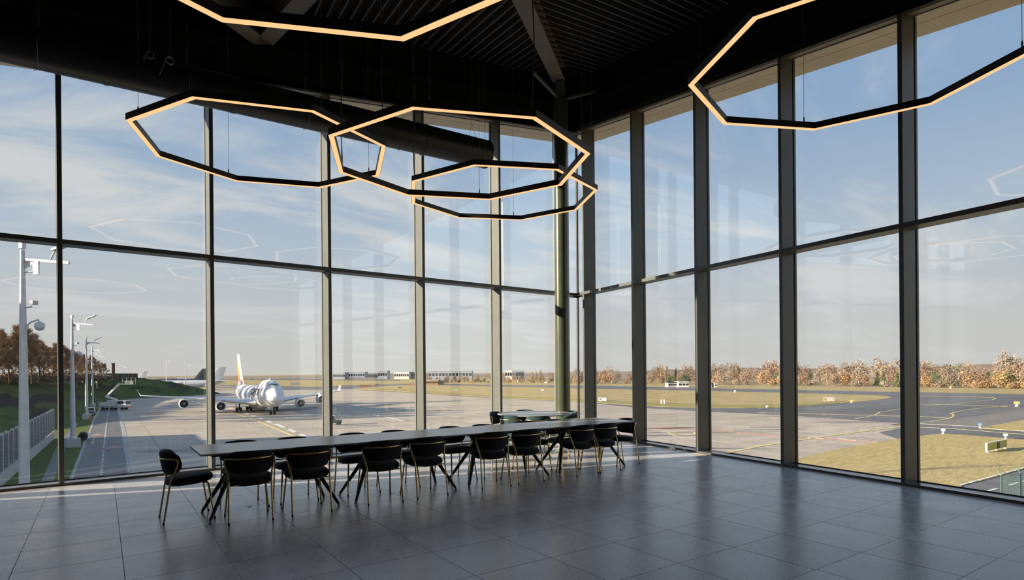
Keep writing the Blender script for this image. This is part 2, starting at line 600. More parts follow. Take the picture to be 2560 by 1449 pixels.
def curtain_wall(name, D, Nn, ts, t0, t1, closes_corner):
    P = wall_frame(D, Nn)
    root = empty(name)
    struct(root)

    def zz(t, n=0.0, off=0.0):
        return roofz(P(t, n, 0), off)

    def hex_between(ta, tb, n0, n1, za0, za1, zb0, zb1):
        """box between ta and tb; z range at ta and at tb"""
        return MB().hexa([P(ta, n0, za0), P(tb, n0, zb0), P(tb, n1, zb0), P(ta, n1, za0),
                          P(ta, n0, za1), P(tb, n0, zb1), P(tb, n1, zb1), P(ta, n1, za1)])

    for t in ts:
        a, b = t - MW / 2, t + MW / 2
        m = MB().hexa([P(a, 0, 0.0), P(b, 0, 0.0), P(b, GD, 0.0), P(a, GD, 0.0),
                       P(a, 0, zz(a, 0)), P(b, 0, zz(b, 0)), P(b, GD, zz(b, GD)), P(a, GD, zz(a, GD))])
        o = m.build('mullion', M['frame'], root)
        cap = MB().hexa([P(a - .004, GD + .034, 0.0), P(b + .004, GD + .034, 0.0), P(b + .004, GD + .075, 0.0), P(a - .004, GD + .075, 0.0),
                         P(a - .004, GD + .034, zz(a, GD)), P(b + .004, GD + .034, zz(b, GD)), P(b + .004, GD + .075, zz(b, GD)), P(a - .004, GD + .075, zz(a, GD))])
        cap.build('cover_cap', M['frame'], o)
    edges = [t0] + list(ts) + [t1]
    for a, b in zip(edges[:-1], edges[1:]):
        if b - a < 0.05:
            continue
        ga, gb = a + (MW / 2 if a != t0 else 0), b - (MW / 2 if b != t1 else 0)
        hex_between(ga, gb, 0.003, GD, ZT - TH, ZT, ZT - TH, ZT).build('transom', M['frame'], root)
        # panes sit behind the frame
        for z0, z1, low in ((0.037, ZT - TH / 2, True), (ZT - TH / 2, None, False)):
            za = zz(a, GD) if z1 is None else z1
            zb = zz(b, GD) if z1 is None else z1
            e = 0.004
            pane = hex_between(a + e, b - e, GD + .004, GD + .030, z0 + e, za - e, z0 + e, zb - e)
            pn = pane.build('pane', M['glass'], root)
            gk = MB()
            w, d0, d1 = 0.011, GD - .012, GD + .003
            for (qa, qb, u0a, u1a, u0b, u1b) in ((ga, gb, z0, z0 + w, z0, z0 + w), (ga, gb, za - w, za, zb - w, zb)):
                gk.hexa([P(qa, d0, u0a), P(qb, d0, u0b), P(qb, d1, u0b), P(qa, d1, u0a),
                         P(qa, d0, u1a), P(qb, d0, u1b), P(qb, d1, u1b), P(qa, d1, u1a)])
            gk.build('gasket', M['gasket'], pn)
        hex_between(ga, gb, 0.0, GD + .03, 0.0, 0.036, 0.0, 0.036).build('sill', M['sill'], root)
    # head above the glass, fascia inside over it
    tE = t1 + 6
    hd = MB().hexa([P(t0, 0, zz(t0)), P(tE, 0, zz(tE)), P(tE, GD + .06, zz(tE, GD + .06)), P(t0, GD + .06, zz(t0, GD + .06)),
                    P(t0, 0, zz(t0) + .10), P(tE, 0, zz(tE) + .10), P(tE, GD + .06, zz(tE, GD + .06) + .10), P(t0, GD + .06, zz(t0, GD + .06) + .10)])
    hd.build('head', M['head'], root)
    return root, P, zz


def build_walls():
    tl = [2.408 + 1.9986 * k for k in range(-1, 6)]
    wl_, PL, zl = curtain_wall('wall_left', DL, NL, tl, -0.30, -GL_END, True)
    tr = [0.3327 + 1.9168 * k for k in range(0, 7)]
    wr_, PR, zr = curtain_wall('wall_right', DR, NR, tr, -0.335, RT_END, True)
    # slender post where the two glazings meet
    c = Vector((0.335, 0.28, 0))
    MB().prism([(c.x + x * .022, c.y + y * .022) for x, y in ((-1, -1), (1, -1), (1, 1), (-1, 1))], 0, roofz(c)).build('corner_post', M['gasket'], wl_)
    # soffits: two panels deep
    for root, P, D, Nn, tend in ((wl_, PL, DL, NL, 20.0), (wr_, PR, DR, NR, 19.0)):
        for n0, n1, dz in ((GD + .04, 0.642, 0.0), (0.657, 1.22, 0.0)):
            t = -1.6
            while t < tend:
                a, b = t + .004, t + 2.996
                pts = []
                for dzz in (0.0, 0.05):
                    for tt, nn in ((a, n0), (b, n0), (b, n1), (a, n1)):
                        p = P(tt, nn, 0)
                        pts.append(Vector((p.x, p.y, roofz(p) + dzz)))
                # clip at the mitre of the corner
                if a < 0:
                    other = NR if root is wl_ else NL
                    ok = []
                    for p in pts:
                        k = (p.x * other.x + p.y * other.y)
                        nn = p.x * Nn.x + p.y * Nn.y
                        if k > nn:
                            s = (k - nn) / max(1e-6, -(D.x * other.x + D.y * other.y))
                            p = p + D * s
                            p.z = roofz(p) + (p.z - roofz(p - D * s))
                        ok.append(p)
                    pts = ok
                MB().hexa(pts).build('soffit_panel', M['soffit'], root)
                t += 3.0
    # solid end of the left wall, back and side walls
    w = MB().prism([(GL_END, 0), (LX0, 0), (LX0, 0.34), (GL_END, 0.34)], 0, 6.6)
    w.build('end_panel', M['wallp'], wl_)
    c = DR * (-YB / cos(GR))
    wb = MB().prism([(LX0, YB), (c.x + .4, YB), (c.x + .4, YB - .25), (LX0, YB - .25)], -0.2, 8.5)
    struct(wb.build('wall_back', M['wallp']))
    ws = MB().prism([(LX0, 0.34), (LX0, YB - .25), (LX0 - .25, YB - .25), (LX0 - .25, 0.34)], -0.2, 8.5)
    struct(ws.build('wall_side', M['wallp']))
    q0, q1 = DR * RT_END, DR * 17.9
    MB().prism([tuple(p)[:2] for p in (q0, q1, q1 + NR * .34, q0 + NR * .34)], 0, 7.6).build('end_panel', M['wallp'], wr_)


def build_ceiling():
    root = empty('ceiling')
    struct(root)
    OFF = 1.28
    c = DR * 18.2
    quad = [Vector((0.34, 0.3, 0)), Vector((LX0 - .3, 0.34, 0)), Vector((LX0 - .3, YB - .3, 0)), Vector((c.x + .35, YB - .3, 0))]
    MB().hexa([Vector((p.x, p.y, roofz(p, OFF))) for p in quad] + [Vector((p.x, p.y, roofz(p, OFF + .25))) for p in quad]).build('deck', M['deck'], root)
    # fascia beams along both glazed walls: web and bottom flange
    for D, Nn, L in ((DL, NL, 19.6), (DR, NR, 17.9)):
        for n0, n1, o0, o1 in ((0.0, 0.12, 0.0, 1.27), (-0.10, 0.0, 0.55, 0.66)):
            m = MB()
            P = [(-.30 if n0 == 0 else 0.2), L]
            pts = []
            for oo in (o0, o1):
                for t, n in ((P[0], n0), (P[1], n0), (P[1], n1), (P[0], n1)):
                    p = D * t + Nn * n
                    pts.append(Vector((p.x, p.y, roofz(p, oo))))
            m.hexa(pts).build('fascia_beam', M['black'], root)
    # outer roof edge over the soffit
    for D, Nn, L in ((DL, NL, 20.5), (DR, NR, 19.0)):
        pts = []
        for oo in (0.05, 1.4):
            for t, n in ((-1.5, GD + .06), (L, GD + .06), (L, 1.22), (-1.5, 1.22)):
                p = D * t + Nn * n
                pts.append(Vector((p.x, p.y, roofz(p, oo))))
        MB().hexa(pts).build('roof_edge', M['frame'], root)
    # ribs of the trapezoidal deck, mirrored about the diagonal rafter
    a0, a1 = Vector((-1.45, -0.93, 0)), Vector((-10.6, -8.5, 0))     # rafter axis in plan
    ax = (a1 - a0)
    RB = 1.20

    def rib(p, d, ln):
        q = p + d * ln
        s = Vector((-d.y, d.x, 0)) * 0.017
        pts = [Vector((x.x, x.y, roofz(x, o))) for o in (RB, RB + .085) for x in (p - s, q - s, q + s, p + s)]
        MB().hexa(pts).build('rib', M['rib'], root)
    k = 0
    for i in range(46):
        t = 0.02 + i * 0.0265
        p = a0 + ax * t
        # left bay: parallel to the right wall
        d = -DR
        ln = (-0.15 - p.y) / d.y
        if ln > 0.4:
            rib(p + d * .12, d, ln - .12)
        d2 = Vector((cos(radians(2.5)), sin(radians(2.5)), 0))
        dn = d2.dot(NR)
        ln2 = (-0.15 - p.dot(NR)) / dn
        if ln2 > 0.4:
            rib(p + d2 * .12, d2, ln2 - .12)
    # rafters
    def rafter(a, b, w, o0, o1, name='rafter'):
        a, b = Vector(a), Vector(b)
        d = (b - a).normalized()
        s = Vector((-d.y, d.x, 0))
        r = empty('rafter'); r.parent = root
        for hw, q0, q1, nm in ((w, o0, o0 + .03, 'bottom_flange'), (0.02, o0 + .03, o1, 'web'), (w, o1 - .03, o1, 'top_flange')):
            pts = [Vector((x.x, x.y, roofz(x, o))) for o in (q0, q1) for x in (a - s * hw, b - s * hw, b + s * hw, a + s * hw)]
            MB().hexa(pts).build(nm, M['rafter'], r)
    rafter(a0 + Vector((.25, .2, 0)), a1, 0.15, 0.90, 1.26)
    rafter((-7.6, -0.2, 0), (-7.75, -9.0, 0), 0.15, 0.62, 1.2)
    rafter((-7.62, -0.15, 0), (-13.2, -6.4, 0), 0.15, 0.62, 1.2)


def build_column():
    cx, cy = -1.23, -0.80
    root = empty('column', (cx, cy, 0))
    struct(root)
    zt = roofz((cx, cy)) + 0.45
    MB().lathe([(0.172, 0), (0.172, zt)], 32).build('shaft', M['column'], root, smooth=True)
    MB().lathe([(0.20, 0), (0.20, 0.02)], 32).build('base_plate', M['column'], root, smooth=True)
    MB().box((0, 0, zt + .20), (0.20, 0.20, 0.40), radians(40)).build('head_block', M['rafter'], root)
    for ang, L in ((186, .9), (-20, .9)):
        d = Vector((cos(radians(ang)), sin(radians(ang)), 0))
        MB().bar(d * .12 + UP * (zt + .05), d * L + UP * (zt + .34), .07, .05).build('head_arm', M['rafter'], root)


build_floor()
build_walls()
build_ceiling()
build_column()


# ================================================================== FURNITURE
def UV(u, v, z=0.0):
    """floor grid coordinates -> room"""
    return EX * u + EY * v + UP * z


def seat_mesh():
    m = MB()
    n = 36
    prof = [(0.30, -0.050), (0.80, -0.046), (0.95, -0.030), (1.0, -0.004), (0.985, 0.018), (0.90, 0.036), (0.70, 0.046), (0.35, 0.050)]
    rings = []
    for s, dz in prof:
        ring = []
        for k in range(n):
            a = 2 * pi * k / n
            c, q = cos(a), sin(a)
            e = 0.72
            x = abs(c) ** e * (1 if c > 0 else -1) * 0.248
            y = abs(q) ** e * (1 if q > 0 else -1) * 0.235
            if y < 0:
                x *= 1 - 0.10 * (y / 0.235) ** 2
            yy = y * s + 0.015
            ring.append(Vector((x * s, yy, 0.440 + dz + yy * 0.075)))
        rings.append(ring)
    m.loft(rings)
    return m.mesh('seat', 60)


PHM, RB_ = radians(66), 0.252


def back_pt(s, z, off=0.0):
    """on the curved back: s -1..1 round the curve, z height, off outward"""
    ph = s * PHM
    r = RB_ + off
    x = r * sin(ph)
    y = -r * cos(ph) + 0.045
    y -= (z - 0.50) * 0.16
    return Vector((x, y, z))


def back_mesh():
    m = MB()
    ns, nv = 57, 9
    outer, inner = [], []
    for i in range(ns):
        s = -1 + 2 * i / (ns - 1)
        q = (1 - abs(s) ** 5) ** (1 / 3.2)
        top = 0.640 + 0.128 * q + 0.004 * cos(s * pi)
        bot = 0.640 - 0.128 * (1 - abs(s) ** 4) ** 0.5
        ro, ri = [], []
        for j in range(nv):
            v = -1 + 2 * j / (nv - 1)
            vv = sin(v * pi / 2)
            z = bot + (top - bot) * (vv + 1) / 2
            th = 0.027 * max(0.0, 1 - abs(vv) ** 4) ** 0.5 * max(0.05, (1 - abs(s) ** 9)) ** 0.5 + 0.0015
            ro.append(back_pt(s, z, th))
            ch = abs(sin(s * pi * 4.5)) ** 0.5
            ri.append(back_pt(s, z, -th * (0.55 + 0.50 * ch)))
        outer.append(ro); inner.append(ri)
    def gi(i, j, side): return (side * ns + i) * nv + j
    vs = [p for r in outer for p in r] + [p for r in inner for p in r]
    fs = []
    for i in range(ns - 1):
        for j in range(nv - 1):
            fs.append((gi(i, j, 0), gi(i + 1, j, 0), gi(i + 1, j + 1, 0), gi(i, j + 1, 0)))
            fs.append((gi(i, j, 1), gi(i, j + 1, 1), gi(i + 1, j + 1, 1), gi(i + 1, j, 1)))
        for j in (0, nv - 1):
            fs.append((gi(i, j, 0), gi(i, j, 1), gi(i + 1, j, 1), gi(i + 1, j, 0)))
    for i in (0, ns - 1):
        for j in range(nv - 1):
            fs.append((gi(i, j, 0), gi(i, j + 1, 0), gi(i, j + 1, 1), gi(i, j, 1)))
    m.add(vs, fs)
    return m.mesh('backrest', 50)


def make_chair(cloth):
    root = empty('dining_chair')
    R = 0.0102
    obj('seat', seat_mesh(), M[cloth], root)
    obj('backrest', back_mesh(), M[cloth], root)
    for sx in (-1, 1):
        jn = Vector((sx * 0.212, -0.185, 0.445))
        lg = MB().tube([jn, (sx * 0.217, -0.25, 0.012)], R, 10).build('leg', M['gold'], root, smooth=True)
        MB().lathe([(0.0105, 0), (0.0115, 0.012), (0.0105, 0.022)], 10, (sx * 0.2172, -0.2515, 0)).build('foot_cap', M['cap'], lg, smooth=True)
        lg = MB().tube([(sx * 0.165, 0.13, 0.405), (sx * 0.185, 0.165, 0.405), (sx * 0.192, 0.180, 0.390), (sx * 0.222, 0.238, 0.012)], R, 10).build('leg', M['gold'], root, smooth=True)
        MB().lathe([(0.0105, 0), (0.0115, 0.012), (0.0105, 0.022)], 10, (sx * 0.2225, 0.239, 0)).build('foot_cap', M['cap'], lg, smooth=True)
    # the gold rail rises from the rear legs and runs round the back
    path = []
    side = [Vector((-0.212, -0.185, 0.445)), Vector((-0.222, -0.150, 0.520)), back_pt(-0.93, 0.645, 0.030), back_pt(-0.90, 0.675, 0.034), back_pt(-0.83, 0.690, 0.037)]
    path += side
    for i in range(1, 14):
        s = -0.83 + 1.66 * i / 14
        path.append(back_pt(s, 0.690, 0.037))
    path += [Vector((-p.x, p.y, p.z)) for p in side[::-1]]
    MB().tube(path, R, 10).build('back_rail', M['gold'], root, smooth=True)
    MB().bar((-0.20, -0.185, 0.398), (0.20, -0.185, 0.398), 0.018, 0.012).build('seat_bracket', M['gold'], root)
    return root


chair_dark = make_chair('velvet')
chair_teal = make_chair('teal')
_used = {}


def place_chair(proto, loc, face, label, group):
    """face: direction the sitter looks in plan (radians)"""
    if proto.name not in _used:
        o = proto
        _used[proto.name] = 1
    else:
        o = copy_tree(proto)
    o.location = loc
    o.rotation_euler = (0, 0, face - pi / 2)
    tag(o, label, 'chair', group)
    return o


ORD = ['first', 'second', 'third', 'fourth', 'fifth', 'sixth', 'seventh', 'eighth']
gn = 'charcoal chairs along the near side of the long table'
gf = 'charcoal chairs along the window side of the long table'
near = [(-8.59, -5), (-7.945, -2), (-7.063, -4), (-6.43, 1), (-5.455, -8), (-4.862, -3), (-3.795, 0), (-3.311, -1)]
for i, (u, an) in enumerate(near):
    a = TA + pi / 2 + radians(an)
    p = UV(u, -4.69) + Vector((cos(a), sin(a), 0)) * 0.25
    place_chair(chair_dark, p, a, 'charcoal velvet chair, back to the camera, %s from the left along the long table' % ORD[i], gn)
far = [(-8.50, 2), (-7.88, -2), (-7.10, 3), (-6.49, -1), (-5.60, 5), (-5.00, 0), (-4.15, -3), (-3.55, 2)]
for i, (u, an) in enumerate(far):
    a = TA - pi / 2 + radians(an)
    p = UV(u, -3.50) + Vector((cos(a), sin(a), 0)) * 0.25
    place_chair(chair_dark, p, a, 'charcoal velvet chair facing the camera behind the long table, %s from the left' % ORD[i], gf)
ge = 'charcoal chairs at the heads of the long table'
place_chair(chair_dark, UV(-9.12, -4.01), TA + radians(1), 'charcoal velvet chair seen from the side at the left head of the long table', ge)
place_chair(chair_dark, UV(-2.62, -4.19), TA + pi + radians(-6), 'charcoal velvet chair with ribbed back at the far right head of the long table', ge)


def make_table():
    """one module of the long table, 1.6 m along x"""
    t = empty('dining_table')
    L, Wd, H = 1.596, 0.95, 0.762
    m = MB()
    loops = []
    for q, z in ((0.022, H - 0.022), (0.0, H - 0.008), (0.0, H)):
        loops.append([Vector((x * (L / 2 - (q if 0 else 0)), y * (Wd / 2 - q), z)) for x, y in ((-1, -1), (1, -1), (1, 1), (-1, 1))])
    m.loft(loops).build('table_top', M['ttop'], t)
    ap = MB()
    for y in (-0.26, 0.26):
        ap.box((0, y, H - 0.042), (1.34, 0.05, 0.038))
    for x in (-0.645, 0.645):
        ap.box((x, 0, H - 0.042), (0.05, 0.57, 0.0379))
    ap.build('under_frame', M['tleg'], t)
    for sx in (-1, 1):
        xj = sx * 0.40
        jz = 0.575
        yk = MB()
        for sy in (-1, 1):
            yk.tube([(xj, sy * 0.015, jz - .02), (xj + sx * .01, sy * 0.06, jz + .04), (xj + sx * .02, sy * 0.235, H - .030)], [0.034, 0.027, 0.02], 8)
        yk.build('yoke', M['tleg'], t, smooth=True)
        for sy in (-1, 1):
            lg = MB().tube([(xj, sy * 0.018, jz + .01), (xj + sx * 0.08, sy * 0.085, 0.44), (sx * 0.694, sy * 0.300, 0.022)], [0.031, 0.027, 0.0165], 12).build('leg', M['tleg'], t, smooth=True)
            MB().lathe([(0.022, 0), (0.022, 0.008), (0.012, 0.018), (0.010, 0.03)], 12, (sx * 0.695, sy * 0.301, 0)).build('glide', M['chrome'], lg, smooth=True)
    return t


tb = make_table()
tlab = ['grey stone-topped table, leftmost module of the long row, nearest the camera',
        'grey stone-topped table, second module from the left of the long row',
        'grey stone-topped table, third module from the left of the long row',
        'grey stone-topped table, rightmost module of the long row, beside the corner column']
for i in range(4):
    o = tb if i == 0 else copy_tree(tb)
    o.location = UV(-9.06 + 0.8 + 1.6 * i, -4.15)
    o.rotation_euler = (0, 0, TA)
    tag(o, tlab[i], 'table', 'modules of the long table')

RTC = Vector((-2.90, -1.76, 0))
t = empty('round_table', RTC)
tag(t, 'round grey-topped table on a dark pedestal in front of the column', 'table')
MB().lathe([(0.70, 0.732), (0.752, 0.744), (0.752, 0.757), (0.0, 0.757)], 64).build('table_top', M['ttop'], t, smooth=True)
MB().lathe([(0.055, 0.02), (0.055, 0.70), (0.20, 0.725), (0.20, 0.735)], 24).build('pedestal', M['tleg'], t, smooth=True)
MB().lathe([(0.34, 0.0), (0.34, 0.014), (0.06, 0.03), (0.05, 0.035)], 36).build('base_plate', M['tleg'], t, smooth=True)
gr = 'teal chairs around the round table'
rl = [(120, 'teal velvet chair at the round table, leftmost, in front of the window'),
      (196, 'teal velvet chair at the round table, front left, smooth back to the camera'),
      (64, 'teal velvet chair at the round table, on its far side facing the camera'),
      (234, 'teal velvet chair at the round table, front middle, back to the camera'),
      (283, 'teal velvet chair at the round table, front right, half hidden by the long table'),
      (349, 'teal velvet chair at the round table, rightmost, beside the column')]
for ang, lab in rl:
    a = radians(ang)
    p = RTC + Vector((cos(a), sin(a), 0)) * 0.70
    place_chair(chair_teal, p, a + pi, lab, gr)

tag(MB().box((0, 0, .002), (0.045, 0.03, 0.003), 0.3).build('paper_scrap', mat('paper_white', (0.7, 0.7, 0.7), 0.8, col2=(0.8, 0.8, 0.8), scale=9)),
    'small white paper scrap on the floor under the leftmost table', 'paper').location = G(623, 1266, 0.0)


# ================================================================== LAMPS
def octagon(r, ph):
    return [Vector((r * cos(ph + k * pi / 4), r * sin(ph + k * pi / 4), 0)) for k in range(8)]


def ring_lamp(c, zb, phase, label, cables):
    r = empty('ring_lamp', (c[0], c[1], zb))
    tag(r, label, 'lamp', 'octagonal pendant ring lamps')
    RO, w, h = 1.568, 0.062, 0.078
    ci = 1 / cos(pi / 8)
    ro, ri = octagon(RO, phase), octagon(RO - w * ci, phase)
    for k in range(8):
        j = (k + 1) % 8
        hb = MB()
        # channel section: top plate and two cheeks
        def z(p, q): return Vector((p.x, p.y, q))
        oo, ii = (ro[k], ro[j]), (ri[k], ri[j])
        def mixp(a, b, t): return a + (b - a) * t
        t1 = 0.07
        o2 = (mixp(ro[k], ri[k], t1), mixp(ro[j], ri[j], t1))
        i2 = (mixp(ri[k], ro[k], t1), mixp(ri[j], ro[j], t1))
        hb.hexa([z(oo[0], h - .006), z(oo[1], h - .006), z(ii[1], h - .006), z(ii[0], h - .006), z(oo[0], h), z(oo[1], h), z(ii[1], h), z(ii[0], h)])
        hb.hexa([z(oo[0], 0.004), z(oo[1], 0.004), z(o2[1], 0.004), z(o2[0], 0.004), z(oo[0], h - .006), z(oo[1], h - .006), z(o2[1], h - .006), z(o2[0], h - .006)])
        hb.hexa([z(i2[0], 0.004), z(i2[1], 0.004), z(ii[1], 0.004), z(ii[0], 0.004), z(i2[0], h - .006), z(i2[1], h - .006), z(ii[1], h - .006), z(ii[0], h - .006)])
        hb.build('housing_segment', M['housing'], r)
        db = MB()
        db.hexa([z(o2[0], 0.0), z(o2[1], 0.0), z(i2[1], 0.0), z(i2[0], 0.0), z(o2[0], 0.022), z(o2[1], 0.022), z(i2[1], 0.022), z(i2[0], 0.022)])
        db.build('diffuser', M['led'], r)
    # hanging wires
    for k in range(0, 8, 2):
        p = (ro[k] + ri[k]) / 2 * 0.985
        q = (ro[(k + 1) % 8] + ri[(k + 1) % 8]) / 2
        p = p + (q - p) * 0.12
        top = roofz((c[0] + p.x, c[1] + p.y), 1.2) - zb
        MB().tube([(p.x, p.y, h), (p.x, p.y, top)], 0.0022, 6).build('hanging_wire', M['wire'], r)
        MB().lathe([(0.008, 0), (0.008, 0.05), (0.004, 0.06)], 8, (p.x, p.y, h)).build('wire_grip', M['wire'], r)
    for k in cables:
        p = (ro[k] + ri[k]) / 2 * 0.99
        top = roofz((c[0] + p.x, c[1] + p.y), 1.2) - zb
        pts = [(p.x + 0.012 * sin(7 * i / 12 + k), p.y + 0.012 * cos(5 * i / 12), h + (top - h) * i / 24) for i in range(25)]
        MB().tube(pts, 0.006, 6).build('power_cable', M['wire_d'], r)
    return r


ring_lamp((-8.304, -2.812), 4.487, radians(0.72), 'glowing octagonal ring pendant at the left, in front of the black duct', (7,))
ring_lamp((-6.711, -4.885), 4.098, radians(40.41), 'glowing octagonal ring pendant in the middle, overlapping two other rings', (2, 5))
ring_lamp((-4.745, -3.135), 4.453, radians(38.81), 'glowing octagonal ring pendant farthest back, beside the corner column', (3,))
ring_lamp((-4.488, -8.465), 4.515, radians(38.32), 'glowing octagonal ring pendant at the right, before the right glazing', ())
ring_lamp((-9.812, -8.102), 3.954, radians(40.56), 'glowing octagonal ring pendant nearest the camera, cut by the top of the picture', ())


# ================================================================== DUCT
def build_duct():
    r = empty('air_duct')
    tag(r, 'black round ventilation duct hanging along the left glazing', 'duct')
    v0, z0, rd = -2.231, 5.61, 0.25
    u0, u1 = -19.2, -4.02

    def ringpts(u, rr, n=40):
        return [UV(u, v0 + rr * cos(2 * pi * k / n), z0 + rr * sin(2 * pi * k / n)) for k in range(n)]
    MB().loft([ringpts(u0, rd), ringpts(u1 - .02, rd)]).build('pipe', M['duct'], r, smooth=30)
    MB().loft([ringpts(u1 - .05, rd + .004), ringpts(u1 - .03, rd + .006), ringpts(u1, rd - .01), ringpts(u1 + .012, rd - .06), ringpts(u1 + .014, .01)]).build('end_cap', M['duct'], r, smooth=30)
    u = u1 - 1.3
    while u > u0:
        MB().loft([ringpts(u - .03, rd + .001), ringpts(u - .03, rd + .007), ringpts(u + .03, rd + .007), ringpts(u + .03, rd + .001)]).build('seam_collar', M['duct'], r, smooth=30)
        u -= 1.5
    # hangers: a sling of wire round the pipe
    for u in (-4.35, -5.75, -7.3, -8.9, -10.5):
        P = UV(u, v0, 0)
        zt = roofz(P, 1.2)
        sl_ = [UV(u, v0 + (rd + .004) * sin(a), z0 - (rd + .004) * cos(a)) for a in [radians(x) for x in range(-150, 151, 15)]]
        ht = [UV(u, v0, z0 + rd + .28)]
        MB().tube(ht + sl_ + ht, 0.003, 5).build('sling', M['wire'], r)
        MB().tube([UV(u, v0, z0 + rd + .28), UV(u, v0, zt)], 0.0022, 5).build('hanging_wire', M['wire'], r)
        MB().tube([UV(u, v0, z0 - rd - .002), UV(u - .05, v0 - .03, z0 - rd - .05)], 0.003, 5).build('strap_end', M['wire'], r)


build_duct()


def coil(loc, rr, label, tail):
    pts = [(rr * cos(a), 0.015 * i, rr * sin(a)) for i, a in [(k / 12, k * 2 * pi / 12) for k in range(30)]]
    o = empty('spare_cable', loc)
    tag(o, label, 'cable')
    MB().tube(pts, 0.007, 6).build('cable_coil', M['wire'], o)
    MB().tube([(-rr, 0, 0), (-rr - .03, 0, -.1), (-rr - .07, 0, -tail)], 0.005, 6).build('cable_tail', M['wire'], o)
    zt = roofz(Vector(loc), 1.2) - loc[2]
    MB().tube([(0, .02, rr), (0.01, .02, zt / 2), (0, .02, zt)], 0.003, 6).build('hanging_wire', M['wire'], o)


coil(tuple(G(425, 150, 5.55)), 0.045, 'pale coiled spare cable hanging from the black ceiling above the left ring', 0.22)
coil(tuple(G(376, 136, 5.75)), 0.045, 'dim coiled spare cable left of the pale one under the black ceiling', 0.06)


# ================================================================== AIRFIELD
M['grass'] = mat('dry_grass', (0.34, 0.265, 0.125), 0.95, col2=(0.47, 0.37, 0.195), scale=0.09, detail=9, stretch=(1, 1, 1), bump=0.6, bscale=1.2, spec=0.1)
M['grass_near'] = mat('cut_grass', (0.38, 0.295, 0.125), 0.95, col2=(0.52, 0.41, 0.20), scale=1.6, detail=12, stretch=(0.35, 1.5, 1), bump=1.0, bscale=6, spec=0.1, contrast=(0.38, 0.60))
M['verge'] = mat('green_verge', (0.085, 0.115, 0.030), 0.95, col2=(0.13, 0.16, 0.045), scale=0.35, detail=9, bump=0.6, bscale=4, spec=0.1)
M['green_edge'] = mat('green_grass_edge', (0.27, 0.235, 0.085), 0.95, col2=(0.36, 0.30, 0.12), scale=0.2, detail=8, spec=0.1)
M['concrete'] = mat('apron_concrete', (0.34, 0.285, 0.225), 0.62, col2=(0.50, 0.425, 0.345), scale=0.035, detail=9, stretch=(0.5, 2.2, 1), spec=0.35, rand=0.07, contrast=(0.3, 0.7))
M['joint'] = mat('apron_joint', (0.10, 0.088, 0.078), 0.9, col2=(0.13, 0.115, 0.10), scale=0.5)
M['asphalt'] = mat('taxiway_asphalt', (0.100, 0.094, 0.092), 0.55, col2=(0.165, 0.155, 0.148), scale=0.04, detail=9, stretch=(0.6, 2.0, 1), spec=0.4)
M['asphalt2'] = mat('worn_asphalt', (0.17, 0.145, 0.125), 0.6, col2=(0.25, 0.215, 0.185), scale=0.05, detail=9, stretch=(0.5, 2.0, 1), spec=0.35)
M['road'] = mat('service_road', (0.12, 0.115, 0.112), 0.6, col2=(0.17, 0.16, 0.155), scale=0.12, detail=9, stretch=(2, 0.5, 1))
M['wet'] = mat('tyre_smear', (0.15, 0.13, 0.115), 0.5, col2=(0.20, 0.175, 0.155), scale=0.2, detail=8)
M['yellow'] = mat('yellow_paint', (0.60, 0.47, 0.16), 0.7, col2=(0.68, 0.55, 0.24), scale=0.6)
M['white_p'] = mat('white_paint', (0.62, 0.60, 0.57), 0.7, col2=(0.72, 0.70, 0.67), scale=0.6)
M['red_p'] = mat('red_paint', (0.55, 0.12, 0.08), 0.7, col2=(0.62, 0.18, 0.12), scale=0.6)
M['pink_p'] = mat('faded_red_paint', (0.55, 0.30, 0.28), 0.7, col2=(0.62, 0.38, 0.35), scale=0.6)
M['galv'] = mat('galvanised_steel', (0.52, 0.54, 0.56), 0.45, 0.2, col2=(0.60, 0.62, 0.64), scale=2)
M['conc_w'] = mat('pale_concrete', (0.46, 0.455, 0.44), 0.85, col2=(0.54, 0.53, 0.51), scale=1.2)
M['dark'] = mat('dark_part', (0.02, 0.02, 0.022), 0.6, col2=(0.03, 0.03, 0.032), scale=3)
M['white'] = mat('white_enamel', (0.74, 0.74, 0.73), 0.32, col2=(0.78, 0.78, 0.77), scale=1.0)
M['orange'] = mat('orange_paint', (0.80, 0.26, 0.06), 0.55, col2=(0.86, 0.33, 0.09), scale=1.0)
M['barrier'] = mat('barrier_panel', (0.22, 0.235, 0.25), 0.45, 0.3, col2=(0.30, 0.315, 0.33), scale=2)
M['bark'] = mat('bare_bark', (0.105, 0.075, 0.055), 0.95, col2=(0.15, 0.11, 0.08), scale=3, spec=0.1)
M['twig_a'] = mat('brown_twigs', (0.23, 0.155, 0.11), 0.95, col2=(0.32, 0.225, 0.155), scale=0.25, rand=0.18, spec=0.05)
M['twig_b'] = mat('russet_twigs', (0.30, 0.185, 0.10), 0.95, col2=(0.40, 0.265, 0.155), scale=0.25, rand=0.2, spec=0.05)
M['twig_c'] = mat('grey_twigs', (0.24, 0.185, 0.145), 0.95, col2=(0.32, 0.255, 0.20), scale=0.25, rand=0.18, spec=0.05)
M['ever'] = mat('evergreen_needles', (0.085, 0.105, 0.045), 0.95, col2=(0.14, 0.165, 0.07), scale=0.3, rand=0.2, spec=0.05)
M['win'] = mat('dark_window', (0.012, 0.014, 0.017), 0.12, col2=(0.018, 0.02, 0.024), scale=2)
M['tyre'] = mat('tyre_rubber', (0.015, 0.015, 0.016), 0.8, col2=(0.022, 0.022, 0.022), scale=8)


def flat(name, pts, mat_, z, parent=None, th=0.05):
    return MB().prism([(p[0], p[1]) for p in pts], z - th, z).build(name, mat_, parent)


def GP(lst):
    return [G(u, v) for u, v in lst]


